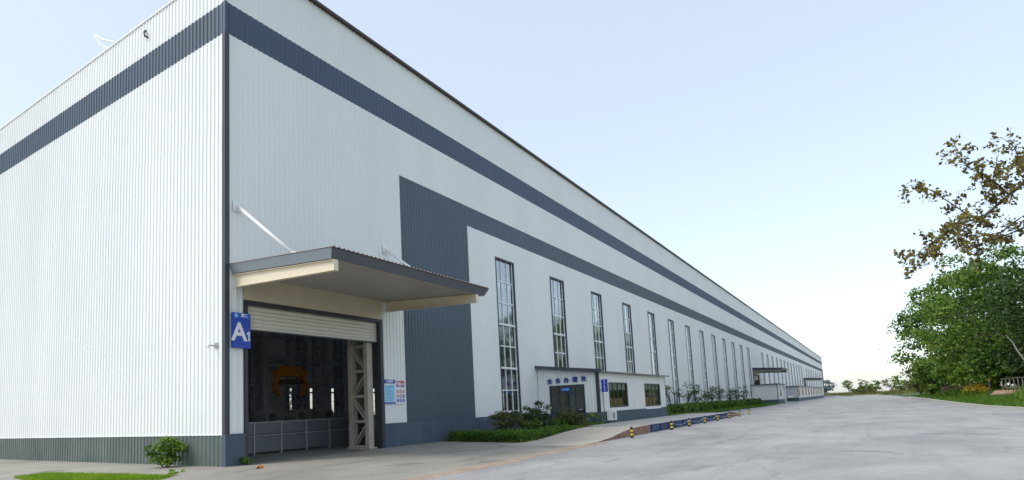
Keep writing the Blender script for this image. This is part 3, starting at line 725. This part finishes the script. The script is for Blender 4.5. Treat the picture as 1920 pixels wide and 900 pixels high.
tag(MB().tube([(23.42, OY-.07, 2.4), (23.44, OY-.07, 1.2), (23.5, OY-.08, .55), (23.6, OY-.10, .40), (23.95, OY-.10, .40)], .03, 8).build('drain_pipe', mat('pipe_grey', (.20, .20, .20), .5), smooth=True), 'thin grey pipe running down beside the air conditioner', 'pipe')

# ---------------------------------------------------------------- far annexes
def annex(name, x0, x1, y, h, m, label, wins, door=None, base=PLINTH, post=False):
    a = empty(name, (x0, y, 0), label=label, cat='annex')
    MB().box(0, x1-x0, 0, -y-.09, .75, h).build('wall', m, a)
    MB().box(-.03, x1-x0+.02, -.03, -y-.09, -.02, .75).build('plinth', base, a)
    MB().box(-.35, x1-x0+.3, -.4, -y-.085, h, h+.16).build('roof', FASCIAD, a)
    MB().box(-.012, .12, -.012, .12, .75, h-.002).build('corner_trim', TRIM, a)
    for wa, wb, z0, z1 in wins:
        wn = MB().box(wa, wb, -.035, -.002, z0, z1).build('window', WINF, a)
        MB().box(wa+.15, wb-.15, -.045, -.037, z0+.12, z1-.12).build('pane', mat('far_pane', (.05, .06, .07), .15), wn)
    return a
GW = mat('pale_gatehouse_wall', (.68, .68, .69), .55, col2=(.76, .76, .76), scale=.5)
a = annex('gatehouse', 108.0, 117.2, -4.3, 3.42, GW, 'small white gatehouse with dark roof edge before the middle canopy', [(3.2, 5.2, 1.3, 3.0)])
MB().box(9.2, 9.5, -.3, 0, 0, 3.3).build('porch_post', ROD, a)
PK = mat('pinkish_annex_wall', (.66, .58, .56), .6, col2=(.72, .66, .63), scale=.5)
a = annex('long_annex', 137.5, 226, -4.9, 3.2, PK, 'long low pinkish white annex with a row of tall windows', [(1.5+i*8.6, 4.3+i*8.6, 1.15, 2.95) for i in range(10)])
MB().box(-.02, -.005, .1, 4.75, .76, 3.19).build('front_cladding', mat('grey_front_wall', (.45, .48, .50), .6), a)
MB().box(-.06, -.035, .1, 4.75, -.02, .74).build('green_base', GREENW, a)
MB().box(-.10, -.025, 2.3, 3.9, .9, 2.7).build('door', WINF, a)
MB().box(-.35, -.07, 1.0, 1.9, .78, 1.35).build('cooling_unit', ACW, a)

# ---------------------------------------------------------------- weighbridge, ramps, path
WB = empty('weighbridge', (18.05, -8.40, 0), label='blue steel weighbridge deck raised beside the road', cat='weighbridge')
WL, WY, WZ = 21.3, 3.2, 0.38
MB().box(0, WL, 0.01, WY, WZ-.03, WZ).build('deck', mat('deck_steel', (.34, .33, .31), .7, var=.15, scale=1), WB)
for i in range(3):
    x0 = i*WL/3
    sp = MB().box(x0+.04, x0+WL/3-.04, 0.0, .03, .05, WZ-.032).build('side_plate', WBLUE, WB)
    MB().box(x0+.04, x0+WL/3-.04, -.05, .03, WZ-.031, WZ+.004).build('edge_flange', WBLUE, WB)
    MB().box(x0+.04, x0+WL/3-.04, -.05, .03, .02, .05).build('edge_flange', WBLUE, WB)
    for k in range(5): MB().box(x0+.3+k*1.55, x0+.33+k*1.55, -.045, 0, .052, WZ-.034).build('stiffener', WBLUE, sp)
for i in range(4): MB().box(min(max(i*WL/3-.2, 0), WL-.4), min(max(i*WL/3-.2, 0), WL-.4)+.4, .1, .5, -.02, .34).build('load_cell_foot', TRIM, WB)
def ramp(name, prof, label):
    x0 = prof[0][0]; r = empty(name, (x0, -8.45, 0), label=label, cat='ramp', group='concrete ramps at the weighbridge ends')
    t = MB(); v = []
    for x, za, zb in prof: v += [(x-x0, 0, za), (x-x0, 3.40, zb)]
    n = len(prof); t.add(v, [(2*i, 2*i+2, 2*i+3, 2*i+1) for i in range(n-1)]); t.build('surface', RAMPC, r, smooth=True)
    for k, y in ((0, -.004), (1, 3.404)):
        v = []
        for p in prof: v += [(p[0]-x0, y, -.02), (p[0]-x0, y, p[1+k]+.002)]
        MB().add(v, [((2*i, 2*i+2, 2*i+3, 2*i+1) if k == 0 else (2*i+1, 2*i+3, 2*i+2, 2*i)) for i in range(n-1)]).build('side', RAMPS, r)
    return r
ramp('approach_ramp', [(9.2, .012, .012), (11, .03, .012), (12.4, .10, .03), (13.4, .20, .09), (14.5, .30, .16), (15.6, .36, .22), (16.8, .38, .28), (18.03, .385, .32)], 'beige concrete ramp with brown side rising to the near end of the weighbridge')
ramp('exit_ramp', [(39.38, .385, .30), (40.5, .34, .28), (42, .22, .20), (43.5, .10, .10), (45.2, .012, .012)], 'beige concrete ramp at the far end of the weighbridge')
# raised strip between deck and office
pth = [(11.6, .014), (13.2, .03), (14.6, .09), (16.2, .18), (18.0, .24), (23, .24), (30, .25), (38, .24), (42, .16), (46, .05), (50, .012)]
v = []
for x, z in pth: v += [(x, -5.08, z), (x, -3.9 if x > 22 else -4.5, z)]
tag(MB().add(v, [(2*i, 2*i+2, 2*i+3, 2*i+1) for i in range(len(pth)-1)]).build('path', RAMPC, smooth=True), kind='structure')
v = []
for x, z in pth: v += [(x, -5.078, -.02), (x, -5.078, z)]
tag(MB().add(v, [(2*i, 2*i+2, 2*i+3, 2*i+1) for i in range(len(pth)-1)]).build('path_edge', RAMPC), kind='structure')

# bollards and chains
BX = [13.9, 20.3, 24.0, 28.0, 31.9, 36.2, 40.4, 45.0]
bl_names = ['nearest black and yellow bollard at the brown ramp side', 'second black and yellow bollard, at the near end of the blue deck', 'third black and yellow bollard along the blue weighbridge', 'fourth black and yellow bollard along the blue weighbridge', 'fifth black and yellow bollard along the blue weighbridge', 'sixth black and yellow bollard along the blue weighbridge', 'seventh black and yellow bollard, beside the far ramp', 'last black and yellow bollard beyond the far ramp']
bm_ = MB().tube([(0, 0, 0), (0, 0, .02), (0, 0, .021), (0, 0, .45), (0, 0, .475), (0, 0, .485)], [.10, .10, .058, .058, .046, .015], 14).mesh('post', BBAND)
ym_ = MB().cyl((0, 0), .062, -.045, .045, 14).mesh('yellow_band', YBAND)
for x, nm in zip(BX, bl_names):
    b = empty('bollard', (x, -8.88, 0.0), label=nm, cat='bollard', group='banded bollards beside the weighbridge')
    put('post', bm_, b)
    for z in (.15, .31): put('yellow_band', ym_, b, (0, 0, z))
for i in range(1, 6):
    a, b = BX[i], BX[i+1]
    pts = [(a+(b-a)*t/10, -8.88, .40-.22*(1-(2*t/10-1)**2)) for t in range(11)]
    pts[0] = (a+.06, -8.88, .40); pts[-1] = (b-.06, -8.88, .40)
    tag(MB().tube(pts, .016, 6).build('chain', CHAIN), ['first', 'second', 'third', 'fourth', 'fifth'][i-1]+' sagging chain strung between bollards along the blue deck', 'chain', 'chains between the bollards')

# ---------------------------------------------------------------- vegetation
def leafmesh(name, pts, size, m, seed, ratio=0.55, nrm=None, jit=0.45):
    g = np.random.default_rng(seed); pts = np.asarray(pts, float); n = len(pts)
    a = g.normal(size=(n, 3)); 
    if nrm is not None:
        nn = nrm + g.normal(size=(n, 3))*0.7
        a = np.cross(a, nn)
    a /= np.linalg.norm(a, axis=1)[:, None]+1e-9
    b = g.normal(size=(n, 3)) if nrm is None else nn
    b = np.cross(a, b); b /= np.linalg.norm(b, axis=1)[:, None]+1e-9
    s = size*(1+jit*(g.random(n)*2-1))[:, None]
    v = np.empty((n, 4, 3)); v[:, 0] = pts-a*s*.5; v[:, 1] = pts+b*s*.5*ratio-a*s*.05; v[:, 2] = pts+a*s*.5; v[:, 3] = pts-b*s*.5*ratio-a*s*.05
    me = bpy.data.meshes.new(name); me.vertices.add(4*n); me.vertices.foreach_set('co', v.reshape(-1))
    me.loops.add(4*n); me.loops.foreach_set('vertex_index', np.arange(4*n, dtype=np.int32))
    me.polygons.add(n); me.polygons.foreach_set('loop_start', np.arange(0, 4*n, 4, dtype=np.int32))
    me.materials.append(m); me.update(calc_edges=True); return me
def clumps(g, c, rad, n, rc, per, shell=0.55):
    c = np.array(c); rad = np.array(rad); P = []; N = []; C = []
    for _ in range(n):
        d = g.normal(size=3); d /= np.linalg.norm(d); k = shell+(1-shell)*g.random()**0.7
        cc = c+d*rad*k*(0.85+0.3*g.random()); C.append(cc); r = rc*(0.6+0.8*g.random())
        m = int(per*(r/rc)**2*(0.7+0.6*g.random()))
        q = g.normal(size=(m, 3)); q /= np.linalg.norm(q, axis=1)[:, None]
        q[:, 2] = np.where(q[:, 2] < -0.3, -q[:, 2], q[:, 2])
        P.append(cc+q*r*(0.55+0.6*g.random((m, 1)))*np.array([1, 1, .75])); N.append(q)
    return np.vstack(P), np.vstack(N), C
def tree(base, h, rad, label, seed, m, group=None, leaf=.36, n=70, rc=1.3, per=110, low=0.12, tr=.28, name='evergreen_tree', cat='tree'):
    g = np.random.default_rng(seed); t = empty(name, base, label=label, cat=cat, group=group)
    cz = h*(low+1)/2; rz = h*(1-low)/2
    P, N, Cs = clumps(g, (0, 0, cz), (rad, rad, rz), n, rc, per)
    ok = P[:, 2] > 0.15; put('crown', leafmesh('crown', P[ok], leaf, m, seed, nrm=N[ok]), t)
    tb = MB(); top = (g.normal()*.3, g.normal()*.3, h*.72)
    tb.tube([(0, 0, -.1), (top[0]*.3, top[1]*.3, h*.25), (top[0]*.7, top[1]*.7, h*.5), top], [tr*1.25, tr, tr*.65, tr*.25], 8)
    for cc in Cs[::max(1, len(Cs)//14)]:
        z0 = min(cc[2]*.55, h*.6); k = z0/(h*.72)
        a = Vector((top[0]*k, top[1]*k, z0)); e = Vector(cc); mid = a.lerp(e, .5)+Vector((0, 0, .35))
        tb.tube([a, mid, e], [tr*.42, tr*.25, tr*.06], 6)
    tb.build('trunk', BARK, t); return t

# evergreen trees behind the right verge
tree((118, -29.5, .9), 16.5, 7.2, 'farthest broad green tree of the belt right of the road', 21, L_EVER, leaf=.50, n=95, rc=1.7, per=95, low=.05)
tree((94, -30.0, .9), 18.0, 6.8, 'tall bushy green tree left of the olive branched tree', 22, L_EVER2, leaf=.42, n=110, rc=1.5, per=110, low=.05)
tree((80, -32.0, .9), 16.0, 6.5, 'dense green tree under the olive branches', 23, L_EVER, leaf=.38, n=110, rc=1.5, per=110, low=.05)
tree((70, -34.0, .9), 15.0, 6.5, 'dark green tree at the right picture edge', 24, L_DARK, leaf=.36, n=110, rc=1.5, per=110, low=.03)
tree((66, -37.5, .9), 15.5, 7.0, 'tall dark tree hidden behind the olive tree trunk', 25, L_DARK, leaf=.36, n=100, rc=1.6, per=110, low=.03)
tree((108, -36.0, .9), 17, 7.0, 'dark tree at the back of the green belt', 26, L_DARK, leaf=.5, n=80, rc=1.8, per=90, low=.03)

def bush(loc, rad, h, label, seed, m, cat='shrub', leaf=.12, n=24, rc=.3, per=70, group=None, name='shrub', petals=0, stems=5):
    g = np.random.default_rng(seed); t = empty(name, loc, label=label, cat=cat, group=group)
    P, N, Cs = clumps(g, (0, 0, h*.52), (rad, rad, h*.46), n, rc, per, .35)
    ok = P[:, 2] > 0.02; put('foliage', leafmesh('foliage', P[ok], leaf, m, seed, nrm=N[ok]), t)
    sb = MB()
    for i in range(stems):
        c = Cs[i*len(Cs)//stems]; sb.tube([(c[0]*.1, c[1]*.1, -.05), (c[0]*.5, c[1]*.5, c[2]*.55), tuple(c)], [.02*h+.008, .014*h+.006, .005], 5)
    sb.build('stem', BARK, t)
    if petals:
        k = g.choice(len(P), petals, replace=False); q = P[k]*np.array([1.04, 1.04, 1.0])
        q = q[q[:, 2] > .1]
        put('blossom', leafmesh('blossom', np.repeat(q, 4, 0)+g.normal(size=(len(q)*4, 3))*.02, .10, L_PETAL, seed, .9), t)
    return t
# understorey along the verge
rnd = random.Random(8)
und = ['low green bush at the left foot of the tree belt', 'rounded bush below the farthest green tree', 'bright green bush beside the brown rails', 'leafy bush between the brown rails and the yellow flowers', 'mid green bush behind the yellow flowers', 'dark bush beside the railing', 'dark bush behind the railing at the picture edge', 'pale thin bush at the far left end of the tree belt', 'olive bush beyond the tree belt along the road']
for i, (x, y, r, h, m) in enumerate([(121, -26.8, 2.6, 4.2, L_EVER2), (108, -27.6, 2.6, 4.8, L_EVER), (98, -28.0, 2.4, 4.2, L_EVER2), (88, -28.8, 2.4, 4.6, L_EVER2), (79, -29.8, 2.4, 4.4, L_EVER), (71, -32.6, 2.3, 4.2, L_DARK), (64.5, -33.2, 2.3, 4.4, L_DARK), (150, -26.5, 2.4, 5.2, L_DRY), (136, -27, 2.2, 4.2, L_EVER2)]):
    bush((x, y, .75 if x < 130 else .6), r, h, und[i], 40+i, m, 'bush', .34, 34, .8, 90, 'bushes along the verge', 'verge_bush')

for i, (x, y) in enumerate([(78, -32.6), (87, -34.2), (98, -36.8), (112, -40.5), (70, -34.5)]):
    bush((x, y, .75), 2.9, 4.2, ['dark low bush just behind the railing', 'dark low bush deeper in the belt behind the railing', 'dark low bush in the middle of the belt', 'dark low bush at the back of the belt', 'dark low bush behind the railing near the picture edge'][i], 60+i, L_DARK, 'bush', .42, 46, .95, 95, 'bushes under the tree belt', 'belt_bush')

# olive brown tree reaching over from the right
OT = empty('olive_leaved_tree', (58.6, -30.2, .95), label='sparse olive brown leaved tree with long bare limbs at the right edge', cat='tree')
def W(l): return [Vector(p)-Vector((58.6, -30.2, .95)) for p in l]
limbs = {
 'trunk': (W([(58.6, -30.2, .8), (58.4, -30.3, 4.4), (57.9, -30.4, 8.9), (57.2, -30.7, 13.8), (55.9, -31.1, 20.1), (55.6, -31.5, 23.0)]), [.36, .32, .27, .22, .14, .06]),
 'main': (W([(56.9, -30.9, 16.2), (53.7, -29.58, 18.0), (52.43, -28.35, 16.9), (51.24, -27.31, 15.89), (50.19, -26.51, 15.1), (48.86, -25.35, 14.55), (47.67, -24.41, 14.09), (46.25, -23.03, 13.04), (44.98, -21.89, 12.12), (43.75, -20.74, 10.86)]), [.16, .14, .12, .10, .09, .075, .06, .045, .03, .015]),
 'second': (W([(48.86, -25.35, 14.55), (48.53, -24.99, 15.2), (48.48, -24.21, 16.15), (48.41, -23.4, 17.11), (48.34, -22.57, 17.96), (48.41, -21.92, 18.69)]), [.06, .05, .045, .035, .025, .012]),
 'low': (W([(48.2, -24.8, 14.3), (47.3, -24.9, 13.8), (45.6, -23.8, 12.75), (43.82, -22.83, 11.95), (42.81, -21.97, 10.49)]), [.06, .05, .04, .03, .012]),
 'third': (W([(57.4, -30.6, 12.5), (55.92, -29.66, 15.74), (56.07, -28.9, 15.24), (56.32, -28.26, 14.73), (56.24, -27.16, 14.18), (55.38, -25.74, 13.32)]), [.12, .09, .08, .06, .04, .015]),
 'top': (W([(56.4, -31.0, 17.9), (55.54, -30.4, 18.8), (55.52, -29.88, 19.94), (55.72, -29.63, 21.72), (55.05, -28.81, 22.58)]), [.08, .07, .05, .035, .012]),
 'up': (W([(52.43, -28.35, 16.9), (51.18, -27.54, 17.63), (49.74, -26.48, 18.35), (48.59, -25.73, 18.54), (48.12, -25.18, 19.32), (46.97, -24.48, 19.78)]), [.07, .06, .05, .035, .025, .008]),
 'upright': (W([(51.24, -27.31, 15.89), (52.21, -27.3, 17.76), (53.66, -28.04, 19.84), (54, -28.2, 20.8)]), [.06, .05, .035, .01]),
 'right': (W([(56.2, -31.0, 18.5), (54.4, -30.2, 19.6), (52.6, -29.6, 19.4), (51.5, -29.0, 19.2)]), [.08, .06, .04, .01]),
 'droop': (W([(57.3, -30.6, 14.2), (55.0, -29.5, 14.6), (53.4, -28.2, 13.9), (51.6, -26.6, 13.2), (50.4, -25.6, 12.6)]), [.09, .07, .05, .03, .01]),
}
trunk_mb = MB(); trunk_mb.tube(*limbs['trunk'], 10); trunk_mb.build('trunk', BARK, OT, smooth=True)
g = np.random.default_rng(77); LP = []; twig = MB()
for nm, (pts, rr) in limbs.items():
    if nm != 'trunk': MB().tube(pts, rr, 7).build('limb', BARK, OT, smooth=True)
    start = 0 if nm not in ('trunk', 'main', 'third', 'droop') else 1
    if nm == 'trunk': start = 3
    for i in range(start, len(pts)-1):
        L = (pts[i+1]-pts[i]).length
        for k in range(max(2, int(L*3.6))):
            p = pts[i].lerp(pts[i+1], g.random()); d = Vector(g.normal(size=3)); d.z += .25; d.normalize()
            d = (d+(pts[i+1]-pts[i]).normalized()*.7).normalized(); ln = g.uniform(.5, 1.7)
            q = p+d*ln*.55+Vector(g.normal(size=3))*.1; e = p+d*ln+Vector((0, 0, -.12*ln))
            twig.tube([p, q, e], [.022, .014, .006], 4, False)
            for b, fr_ in ((q, .35), (e, 1.0), (q.lerp(e, .5), .7)):
                for _ in range(int(g.integers(4, 11)*fr_)+1): LP.append(np.array(b)+g.normal(size=3)*.17)
tag(twig.build('twigs', BARK, OT), kind='stuff')
put('crown', leafmesh('crown', LP, .33, L_OLIVE, 5, .6), OT)
MB().tube(W([(54.2, -28.6, 2.4), (53.6, -28.0, 3.6), (53.2, -27.6, 4.4), (53.1, -27.4, 5.0), (52.6, -27.0, 5.6)]), [.07, .065, .055, .04, .02], 8).build('pale_stem', PBARK, OT, smooth=True)

# grass and weeds
def blades(name, pts, h, w, m, seed, label=None, cat=None, lean=.35):
    g = np.random.default_rng(seed); pts = np.asarray(pts, float); n = len(pts)
    a = g.random(n)*2*math.pi; hh = h*(.5+g.random(n)); ww = w*(.7+.6*g.random(n))
    d = np.stack([np.cos(a), np.sin(a), np.zeros(n)], 1)*ww[:, None]*.5
    tip = pts+np.stack([g.normal(size=n)*lean*hh, g.normal(size=n)*lean*hh, hh], 1)
    v = np.stack([pts-d, pts+d, tip], 1).reshape(-1, 3)
    me = bpy.data.meshes.new(name); me.vertices.add(3*n); me.vertices.foreach_set('co', v.reshape(-1)); me.loops.add(3*n); me.loops.foreach_set('vertex_index', np.arange(3*n, dtype=np.int32))
    me.polygons.add(n); me.polygons.foreach_set('loop_start', np.arange(0, 3*n, 3, dtype=np.int32)); me.materials.append(m); me.update(calc_edges=True)
    return tag(put(name, me), label, cat, None, 'stuff')
g = np.random.default_rng(3)
xs_ = 38+g.random(52000)**1.4*110; dd = .15+g.random(52000)*5.2
yy = np.array([kerb_y(x) for x in xs_])-dd-.18; fd = np.where(xs_ < 130, 1, np.clip(1-(xs_-130)/90, .12, 1))
zz = np.array([bank_h(d) for d in dd])*fd-.02
_k = ~((xs_ > 57) & (xs_ < 74) & (dd > 2.9)); xs_, yy, zz = xs_[_k], yy[_k], zz[_k]
blades('verge_grass', np.stack([xs_, yy, zz], 1), .24, .10, L_GRASS, 1, 'green grass covering the bank right of the road', 'grass')
xs_ = 45+g.random(9000)**1.2*95; dd = 2.6+g.random(9000)*3.5
yy = np.array([kerb_y(x) for x in xs_])-dd-.18; zz = np.array([bank_h(d) for d in dd])
_k = (xs_ < 57) | (xs_ > 83); xs_ = np.where(_k, xs_, xs_+30); yy = np.array([kerb_y(x) for x in xs_])-dd-.18
P_ = np.repeat(np.stack([xs_, yy, zz], 1)[::9], 9, 0)+g.normal(size=(9000, 3))*np.array([.35, .35, .02])
blades('verge_weeds', P_, .75, .12, L_EVER2, 2, 'taller weeds along the foot of the tree belt', 'weeds')
# far field weeds
xs_ = 262+g.random(26000)*260; yy = -75+g.random(26000)*110
ok = (yy < -22) | (xs_ > 340)
blades('field_weeds', np.stack([xs_[ok], yy[ok], np.zeros(ok.sum())-.03], 1), .9, .5, L_WEED, 6, 'yellow green weeds across the far field', 'weeds')
# grass patch in the near left corner
poly = [(-3.22, 4.9), (-2.80, 2.0), (-2.42, -1.1), (-3.1, -1.6), (-4.6, 2.6), (-4.3, 4.6)]
tag(MB().add([(x, y, .010) for x, y in poly], [tuple(reversed(range(6)))]).build('grass_patch_ground', mat('lime_ground', (.10, .17, .015), .95, var=.2)), kind='structure')
def inside(px, py, poly):
    c = np.zeros(len(px), bool); n = len(poly)
    for i in range(n):
        (x1, y1), (x2, y2) = poly[i], poly[(i+1) % n]
        c ^= ((y1 > py) != (y2 > py)) & (px < (x2-x1)*(py-y1)/(y2-y1+1e-12)+x1)
    return c
px = -4.7+g.random(30000)*2.4; py = -1.7+g.random(30000)*6.8; ok = inside(px, py, poly)
blades('grass_patch', np.stack([px[ok], py[ok], np.full(ok.sum(), .008)], 1), .07, .016, L_LIME, 9, 'bright lime grass patch in the near left corner', 'grass')

# shrub at the gable end and weed at the door jamb
bush((-.62, 2.45, 0), .58, .92, 'small green shrub growing against the grey gable plinth', 61, L_EVER2, 'shrub', .11, 30, .20, 60, name='wall_shrub')
bush((.62, -.24, 0), .22, .34, 'little green weed at the foot of the left door jamb', 62, L_EVER2, 'weed', .09, 9, .08, 24, name='door_weed', stems=3)
bush((-2.25, -.9, 0), .22, .16, 'tiny weed tuft at the edge of the grass patch', 63, L_LIME, 'weed', .06, 7, .06, 20, name='weed_tuft', stems=3)
lf = leafmesh('fallen_leaf', np.array([[0, 0, .03], [.09, .03, .02], [-.06, .05, .03], [.02, -.05, .05]]), .17, mat('orange_leaf', (.62, .22, .02), .6), 3, .8)
tag(put('fallen_leaf', lf, None, (-.15, -1.95, .012)), 'crumpled orange leaf on the concrete before the open door', 'leaf')

# hedge bed beside the office
def hedge(name, poly, z, h, m, label, seed, dens=900, leaf=.07, core=True):
    t = empty(name, (poly[0][0], poly[0][1], z), label=label, cat='hedge'); ox, oy = poly[0]
    g = np.random.default_rng(seed)
    xs = [p[0] for p in poly]; ys = [p[1] for p in poly]
    A = (max(xs)-min(xs))*(max(ys)-min(ys)); n = int(A*dens)
    px = min(xs)+g.random(n)*(max(xs)-min(xs)); py = min(ys)+g.random(n)*(max(ys)-min(ys)); ok = inside(px, py, poly)
    hh = h*(1+.12*np.sin(px*1.7)+.08*np.sin(px*4.1+py*3)+.10*g.normal(size=n))
    top = np.stack([px, py, hh], 1)[ok]
    side = []
    for i in range(len(poly)):
        a, b = np.array(poly[i]), np.array(poly[(i+1) % len(poly)]); L = np.linalg.norm(b-a); k = int(L*h*dens*1.3); t_ = g.random(k)
        q = a+(b-a)*t_[:, None]; side.append(np.column_stack([q+g.normal(size=(k, 2))*.05, g.random(k)*h]))
    P = np.vstack([top]+side)-np.array([ox, oy, 0]); P += g.normal(size=P.shape)*.03
    put('foliage', leafmesh('foliage', P, leaf, m, seed), t)
    cx, cy = sum(xs)/len(xs), sum(ys)/len(ys)
    MB().poly([(x+(cx-x)*.03-ox, y+(cy-y)*.03-oy) for x, y in poly], -.05, h*.82).build('dark_core', SOIL, t)  # solid dark core filling the hedge behind its leaves
    return t
hedge('clipped_hedge', [(11.9, -.55), (11.0, -5.05), (14.0, -5.0), (18.0, -4.75), (22.6, -4.30), (22.6, -3.2), (14.2, -3.6), (13.2, -.55)], 0.0, .36, L_HEDGE, 'low clipped green hedge in front of the flowering shrubs', 71, 700, .085)
MB_ = MB(); MB_.add([(11.9, -.1, .02), (11.6, -4.9, .02), (22.8, -4.2, .03), (22.8, -.1, .03)], [(0, 1, 2, 3)])
tag(MB_.build('planting_bed', SOIL), kind='structure')
bush((13.6, -2.9, 0), .85, 1.38, 'olive flowering shrub at the left end of the hedge bed', 81, L_DRY, 'shrub', .10, 44, .26, 60, 'flowering shrubs by the office', 'flowering_shrub', 6)
bush((15.9, -3.25, 0), .80, 1.65, 'tallest flowering shrub in the middle of the hedge bed', 82, L_DARK, 'shrub', .10, 46, .25, 60, 'flowering shrubs by the office', 'flowering_shrub', 14)
bush((14.7, -3.5, 0), .55, .85, 'small shrub with pink blossoms in front of the tallest shrub', 83, L_EVER, 'shrub', .09, 26, .2, 55, 'flowering shrubs by the office', 'flowering_shrub', 8)
bush((19.0, -3.9, 0), .95, 1.28, 'wide olive shrub before the office entrance', 84, L_DRY, 'shrub', .10, 52, .26, 60, 'flowering shrubs by the office', 'flowering_shrub', 3)
bush((17.6, -3.7, 0), .60, .80, 'shrub with white blossoms left of the office entrance', 85, L_EVER, 'shrub', .09, 26, .2, 55, 'flowering shrubs by the office', 'flowering_shrub', 12)
bush((21.7, -4.25, 0), .55, 1.15, 'thin leafy shrub under the office corner post', 86, L_EVER2, 'shrub', .10, 12, .16, 22, 'flowering shrubs by the office', 'flowering_shrub', 2)

# strip with small trees beyond the office
strip = [(38.2, -3.9), (50, -4.2), (84, -5.2), (107.5, -4.6), (107.5, -.1), (38.2, -.1)]
tag(MB().add([(x, y, .25 if x < 45 else .06) for x, y in strip], [tuple(range(6))]).build('lawn', LAWN), kind='structure')
px = 38.4+g.random(24000)*69; py = -5.2+g.random(24000)*3; ok = inside(px, py, strip)
zl = np.interp(px, [38, 50, 108], [.25, .12, .06])
blades('lawn_grass', np.stack([px[ok], py[ok], zl[ok]-.01], 1), .16, .07, L_GRASS, 12, 'green lawn strip in front of the long clipped hedge', 'grass')
hedge('long_clipped_hedge', [(38.6, -2.9), (70, -2.9), (98, -2.9), (98, -1.7), (70, -1.7), (38.6, -1.7)], .06, .78, L_EVER, 'long clipped hedge under the small trees along the warehouse', 72, 110, .22)
stn = ['first', 'second', 'third', 'fourth', 'fifth', 'sixth', 'seventh', 'eighth', 'ninth']
for i in range(9):
    x = 42.5+i*6.1+(i*37 % 5)*.35
    tree((x, -1.25, .05), 2.55+.25*((i*7) % 3), 1.25, stn[i]+' small dark leaved tree from the office along the warehouse', 90+i, L_DARK, 'small trees along the warehouse wall', leaf=.17, n=15, rc=.38, per=20, low=.42, tr=.055, name='small_tree')

# far saplings, hedge mound, mast
sp_l = ['sapling on the small island at the far road end', 'second distant sapling from the warehouse end', 'third distant sapling from the warehouse end', 'fourth distant sapling from the warehouse end', 'bushy sapling nearest to the tree belt', 'pale sapling in front of the tree belt end']
for i, (x, y, h, r, m) in enumerate([(250, -11.5, 6.2, 1.4, L_EVER2), (303, -15.8, 6.6, 2.0, L_EVER), (330, -20.5, 6.0, 2.2, L_EVER2), (318, -18.6, 5.0, 1.8, L_EVER2), (236, -24.0, 6.4, 2.2, L_WEED), (190, -24.6, 5.0, 1.7, L_EVER2)]):
    tree((x, y, 0), h, r, sp_l[i], 120+i, m, 'saplings in the far field', leaf=.55, n=18, rc=.75, per=18, low=.30, tr=.08, name='sapling')
tree((420, 4, 0), 9, 5, 'distant tree tinted blue for haze beyond the warehouse end', 140, L_HAZE, None, leaf=.9, n=40, rc=1.4, per=30, low=.15, name='distant_tree')
for i in range(12):
    bush((360+i*14, -14-i*6.5+(i % 3)*4, 0), 5.5, 2.6+(i*5 % 3)*.7, ['first', 'second', 'third', 'fourth', 'fifth', 'sixth', 'seventh', 'eighth', 'ninth', 'tenth', 'eleventh', 'twelfth'][i]+' low far bush from the warehouse end across the field', 150+i, L_WEED if i % 2 else L_DRY, 'bush', .9, 20, 1.3, 24, 'low bushes across the far field', 'field_bush')
m_ = empty('light_mast', (357, -23.5, 0), label='tall thin light mast rising from the far field', cat='light mast')
MB().tube([(0, 0, 0), (0, 0, 22)], [.16, .08], 8).build('pole', ROD, m_); MB().cyl((0, 0), .7, 22, 22.5, 12).build('lamp_ring', ROD, m_)
isl = [(250+3.0*math.cos(t*math.pi/8), -11.5+1.6*math.sin(t*math.pi/8)) for t in range(16)]
tag(MB().poly(isl, -.01, .12).build('traffic_island', LAWN), kind='structure')

# railing, reddish earth bed, brown rails and flowers on the verge
m_ = MB().hexa([(73, -27.75, .30), (58, -28.6, .30), (58, -31, .30), (73, -31, .30), (73, -28.5, 1.08), (58, -29.4, 1.08), (58, -31, 1.12), (73, -31, 1.12)])
tag(m_.build('earth_bed', BRICKW), 'reddish raised earth bed under the railing at the right edge', 'bed')
rl = empty('metal_railing', (71.8, -29.0, 1.08), rz=math.atan2(-1.0, -12.6), label='thin metal railing on the reddish bed at the right edge', cat='railing')
for i in range(9): MB().box(i*1.35-.035, i*1.35+.035, -.035, .035, 0, 1.22).build('post', RUST, rl)
for z in (1.17, .25): MB().box(0, 10.8, -.03, .03, z, z+.06).build('rail', RUST, rl)
dp = empty('dark_post', (73.4, -28.2, .4), label='single dark post with an orange cap left of the railing', cat='post')
MB().box(-.06, .06, -.06, .06, 0, 1.75).build('shaft', TRIM, dp); MB().box(-.075, .075, -.075, .075, 1.75, 1.87).build('cap', mat('dull_orange', (.35, .14, .04), .6), dp)
br = empty('brown_rail_fence', (92, -27.4, .9), label='low brown rail fence sloping along the verge before the trees', cat='fence')
for k in range(3): MB().tube([(14, .7, .05+.28*k), (6, .2, .35+.28*k), (-4, -.4, .5+.26*k), (-12, -1.0, .55+.24*k)], .07, 6).build('rail', BROWNR, br)
for i in range(8): MB().tube([(13-i*3.4, .62-.21*i, -.3), (13-i*3.4, .62-.21*i, .85+.05*i)], .07, 6).build('post', BROWNR, br)
bush((79.5, -28.3, .75), 1.6, 1.1, 'patch of yellow flowers at the left of the railing', 170, L_YEL, 'flowers', .16, 30, .4, 50, None, 'yellow_flowers')
